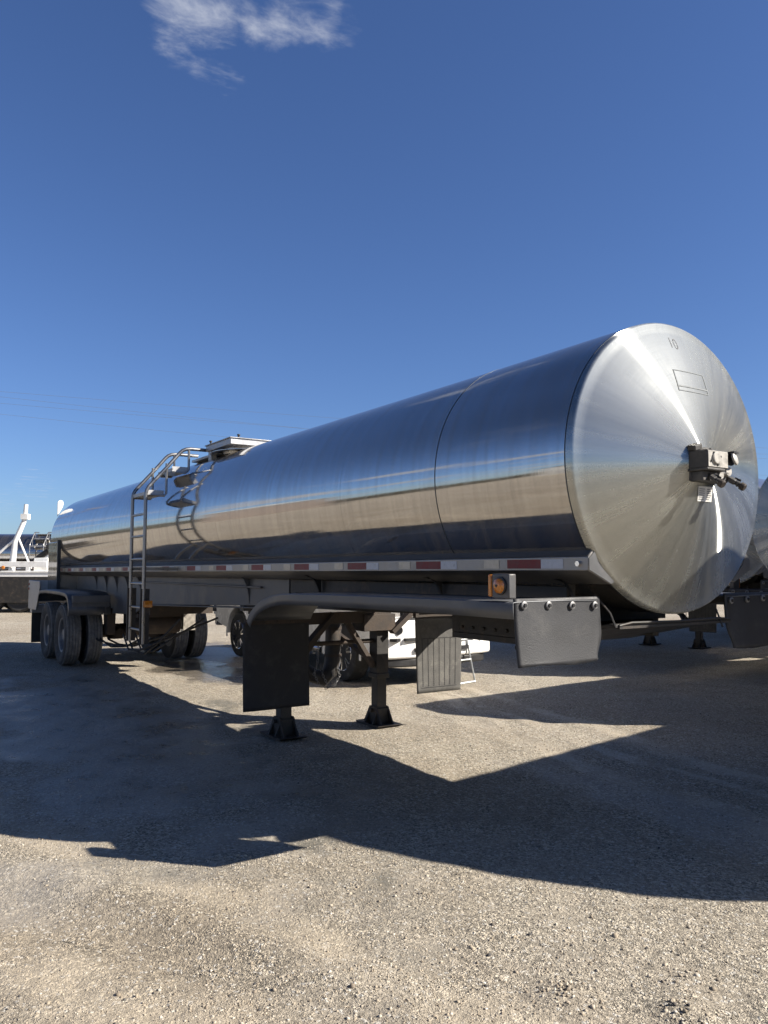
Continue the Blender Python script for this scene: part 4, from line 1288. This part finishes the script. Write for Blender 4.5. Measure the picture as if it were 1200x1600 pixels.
AXL = RT.copy(); AXL.z = 0; AXL.normalize()
yaw = math.atan2(AXL.y, AXL.x)
P0 = cam_pt(30, 890, 29.0)
FB = thing('flatbed_trailer', 'white flatbed trailer with upright post and ramp arm at the left edge', 'trailer', (P0.x, P0.y, 0), yaw)
# local x runs to the right of the picture, y away from the camera
mb = MB()
mb.box((-8.0, 0.0, 1.30), (2.6, 2.4, 1.46))
mb.box((-8.0, -0.03, 1.455), (2.6, 0.0, 1.52))
deck = mb.build('deck', M_WSTEEL, FB, bevel=0.01)
mb = MB()
mb.box((-8.0, 0.0, 1.66), (1.0, 0.12, 1.86))
mb.box((1.45, 0.0, 1.62), (2.6, 0.12, 1.78))
for x in (-7, -5, -3, -1.2, 0.3, 1.4, 2.4):
    mb.box((x - 0.07, 0.0, 1.46), (x + 0.07, 0.12, 1.95 if x > 1 else 1.66))
mb.build('side_beam', M_WSTEEL, deck, bevel=0.008)
mb = MB()
mb.tube([(-0.42, 0.3, 1.46), (-0.32, 0.3, 2.6), (-0.02, 0.3, 3.35), (0.02, 0.3, 3.6), (0.04, 0.3, 3.98)], [0.12, 0.10, 0.085, 0.08, 0.07], 12)
mb.box((-0.10, 0.18, 3.42), (0.16, 0.42, 3.62))
mb.tube([(-1.55, 0.3, 1.6), (-0.33, 0.3, 2.68)], 0.05, 8)
mb.tube([(0.30, 0.3, 1.6), (-0.20, 0.3, 2.72)], 0.04, 8)
mb.build('upright_post', M_WSTEEL, FB)
mb = MB()
mb.tube([(0.52, 0.6, 1.75), (1.55, 0.6, 2.55)], 0.12, 14)
mb.box((0.35, 0.4, 1.46), (0.85, 0.8, 2.0))
mb.lathe([(0.45, 0.20), (0.80, 0.20)], (1.62, 0, 2.62), 'y', 16)
arm = mb.build('hydraulic_arm', M_WSTEEL, FB, bevel=0.01)
mb = MB()
mb.tube([(-0.1, 0.9, 1.7), (0.9, 0.9, 2.45)], 0.11, 12)
mb.cbox((1.05, 0.9, 2.50), (0.8, 0.4, 0.22), (0, -0.35, 0))
mb.build('winch_head', M_DARK, arm, bevel=0.01)
mb = MB()
mb.box((-7.8, 0.55, 0.95), (2.4, 0.75, 1.30)); mb.box((-7.8, 1.65, 0.95), (2.4, 1.85, 1.30))
mb.box((-7.9, 0.01, 0.36), (2.5, 0.05, 1.29)); mb.box((-4.0, 0.2, 0.6), (-2.0, 2.2, 1.2))  # thin dark front sheet stands in for the shade under the deck
mb.build('chassis_shade_sheet', M_DARK, FB)
mb = MB()
mb.prism([(-0.45, 1.16), (0.9, 1.22), (0.9, 1.06), (0.2, 1.05)], 0.1, 0.16, 'y')
mb.build('tool_flap', M_WSTEEL, FB)
for x in (-1.1, 0.0, 1.25):
    for y in (0.25, 2.1):
        w = MB().lathe([(y - 0.16, 0.30), (y - 0.18, 0.42), (y - 0.12, 0.5), (y + 0.12, 0.5), (y + 0.18, 0.42), (y + 0.16, 0.30)], (x, 0, 0.5), 'y', 36).build('wheel', M_TYRE, FB)
        MB().lathe([(y - 0.10, 0.30), (y - 0.04, 0.24), (y - 0.08, 0.1), (y - 0.09, 0.002)], (x, 0, 0.5), 'y', 24).build('rim', M_RIM, w)
MB().lathe([(-0.03, 0.07), (-0.06, 0.06), (-0.07, 0.002)], (-0.58, 0.0, 1.64), 'y', 18).build('amber_lamp', M_AMBER, FB)

P1 = cam_pt(330, 888, 33.5)
dup(T, (P1.x, P1.y, 0), yaw, 'dull grey tank trailer standing far off behind the white flatbed', G)

# ------------------------------------------------------------------ power lines
poles = []
for px in (-190, 1420):
    dep = 47.0 if px < 0 else 72.0
    b = cam_pt(px, 888, dep)
    pl = thing('utility_pole', ('wooden utility pole past the left edge carrying the four lines' if px < 0 else 'wooden utility pole past the right edge carrying the four lines'), 'pole', (b.x, b.y, 0), yaw, 'poles of the overhead line')
    MB().tube([(0, 0, 0), (0, 0, 13.5)], [0.17, 0.11], 14).build('shaft', M_WOOD, pl)
    MB().box((-0.06, -1.3, 12.4), (0.06, 1.3, 12.55)).build('crossarm', M_WOOD, pl)
    mb = MB()
    for y in (-1.2, -0.6, 0.6, 1.2):
        mb.lathe([(12.55, 0.03), (12.62, 0.06), (12.68, 0.03), (12.72, 0.05), (12.76, 0.02)], (0, y, 0), 'z', 10)
    mb.build('insulator', M_WSTEEL, pl)
for pts, lab in (([(-190, 597), (0, 611.7), (520, 653), (1180, 699), (1420, 712)], 'uppermost thin power line crossing the sky'),
                 ([(-190, 600), (0, 620), (347, 657), (760, 694), (1180, 716), (1420, 724)], 'second power line from the top, close above the third'),
                 ([(-190, 609), (0, 630), (481, 670), (800, 692), (1180, 709), (1420, 716)], 'third power line from the top, nearly joining the second'),
                 ([(-190, 626), (0, 647), (347, 682), (760, 716), (1180, 742), (1420, 750)], 'lowest thin power line crossing the sky')):
    ps = [cam_pt(u, v, 47.0 + (u + 190) / 1610 * 25.0) for u, v in pts]
    # smooth the polyline
    out = []
    for i in range(len(ps) - 1):
        p0 = ps[max(i - 1, 0)]; p1 = ps[i]; p2 = ps[i + 1]; p3 = ps[min(i + 2, len(ps) - 1)]
        for k in range(8):
            q_ = k / 8
            out.append(0.5 * ((2 * p1) + (-p0 + p2) * q_ + (2 * p0 - 5 * p1 + 4 * p2 - p3) * q_ ** 2 + (-p0 + 3 * p1 - 3 * p2 + p3) * q_ ** 3))
    out.append(ps[-1])
    o = MB().tube(out, 0.0065, 5).build('power_line', M_WIRE)
    tag(o, lab, 'wire', 'overhead power lines')

# ------------------------------------------------------------------ low skyline round the yard
def treeline():
    rng = np.random.default_rng(5)
    mb = MB()
    n = 9000
    vs, fs = [], []
    for k in range(n):
        a = rng.uniform(0, 2 * math.pi)
        r = rng.uniform(150, 240)
        hgt_ = 4.5 + 3.5 * abs(math.sin(a * 7.0) * math.sin(a * 3.0 + 1)) + rng.uniform(0, 2.6)
        x, y = r * math.cos(a), r * math.sin(a)
        for j in range(5):
            w = rng.uniform(0.7, 2.2)
            cz = rng.uniform(0.15, 0.85) * hgt_
            c = Vector((x + rng.normal(0, 2.5), y + rng.normal(0, 2.5), cz))
            nv = Vector(rng.normal(size=3)).normalized()
            u = nv.orthogonal().normalized(); v = nv.cross(u)
            k0 = len(vs)
            m_ = 6
            for t_ in range(m_):
                an = 2 * math.pi * t_ / m_
                rr = w * rng.uniform(0.35, 0.7)
                p = c + (u * math.cos(an) + v * math.sin(an)) * rr
                p.z = max(0.0, c.z + (p.z - c.z) * 0.6)
                vs.append(p)
            fs.append(tuple(range(k0, k0 + m_)))
    mb.add(vs, fs)
    mt = plain('winter_scrub', (0.075, 0.066, 0.042), 0.9, 0, 0.4, 0.05, 0, 50, (0.05, 0.055, 0.025), 0.6)
    o = mb.build('far_treeline', mt, None, smooth=0, recalc=False)
    tag(o, 'low brown scrub and trees on the far skyline', 'trees', kind='stuff')


treeline()
M_SHED = plain('pale_metal_cladding', (0.55, 0.55, 0.53), 0.5, 0.3, 0.15, 0.5)
M_SHEDD = plain('brown_metal_cladding', (0.16, 0.13, 0.11), 0.6, 0.1, 0.2, 0.5)
M_ROOF = plain('grey_sheet_roof', (0.32, 0.33, 0.34), 0.45, 0.5, 0.15, 0.5)
for (x, y, w, d, h, rz, mtl, lab) in ((-42, -64, 34, 14, 6.2, 0.1, M_SHED, 'long low white shed across the yard mirrored in the tank side'),
                                      (-4, -82, 22, 12, 5.8, -0.15, M_SHEDD, 'low brown shed across the yard mirrored in the tank side'),
                                      (34, -60, 26, 12, 6.4, 0.25, M_SHED, 'white shed mirrored near the front end of the tank side'),
                                      (-95, -45, 40, 14, 7.0, 0.5, M_SHEDD, 'far brown shed mirrored near the rear of the tank side')):
    sh = thing('shed', lab, 'building', (x, y, 0), rz, 'sheds behind the photographer')
    MB().box((-w / 2, -d / 2, 0), (w / 2, d / 2, h)).build('wall', mtl, sh)
    MB().prism([(-d / 2 - 0.4, h + 0.01), (d / 2 + 0.4, h + 0.01), (0, h + 1.3)], -w / 2 - 0.4, w / 2 + 0.4, 'x').build('roof', M_ROOF, sh)
    for k in range(3):
        xx = -w / 3 + k * w / 3
        MB().box((xx - 1.8, d / 2, 0.02), (xx + 1.8, d / 2 + 0.05, 3.4)).build('door', M_ROOF, sh)
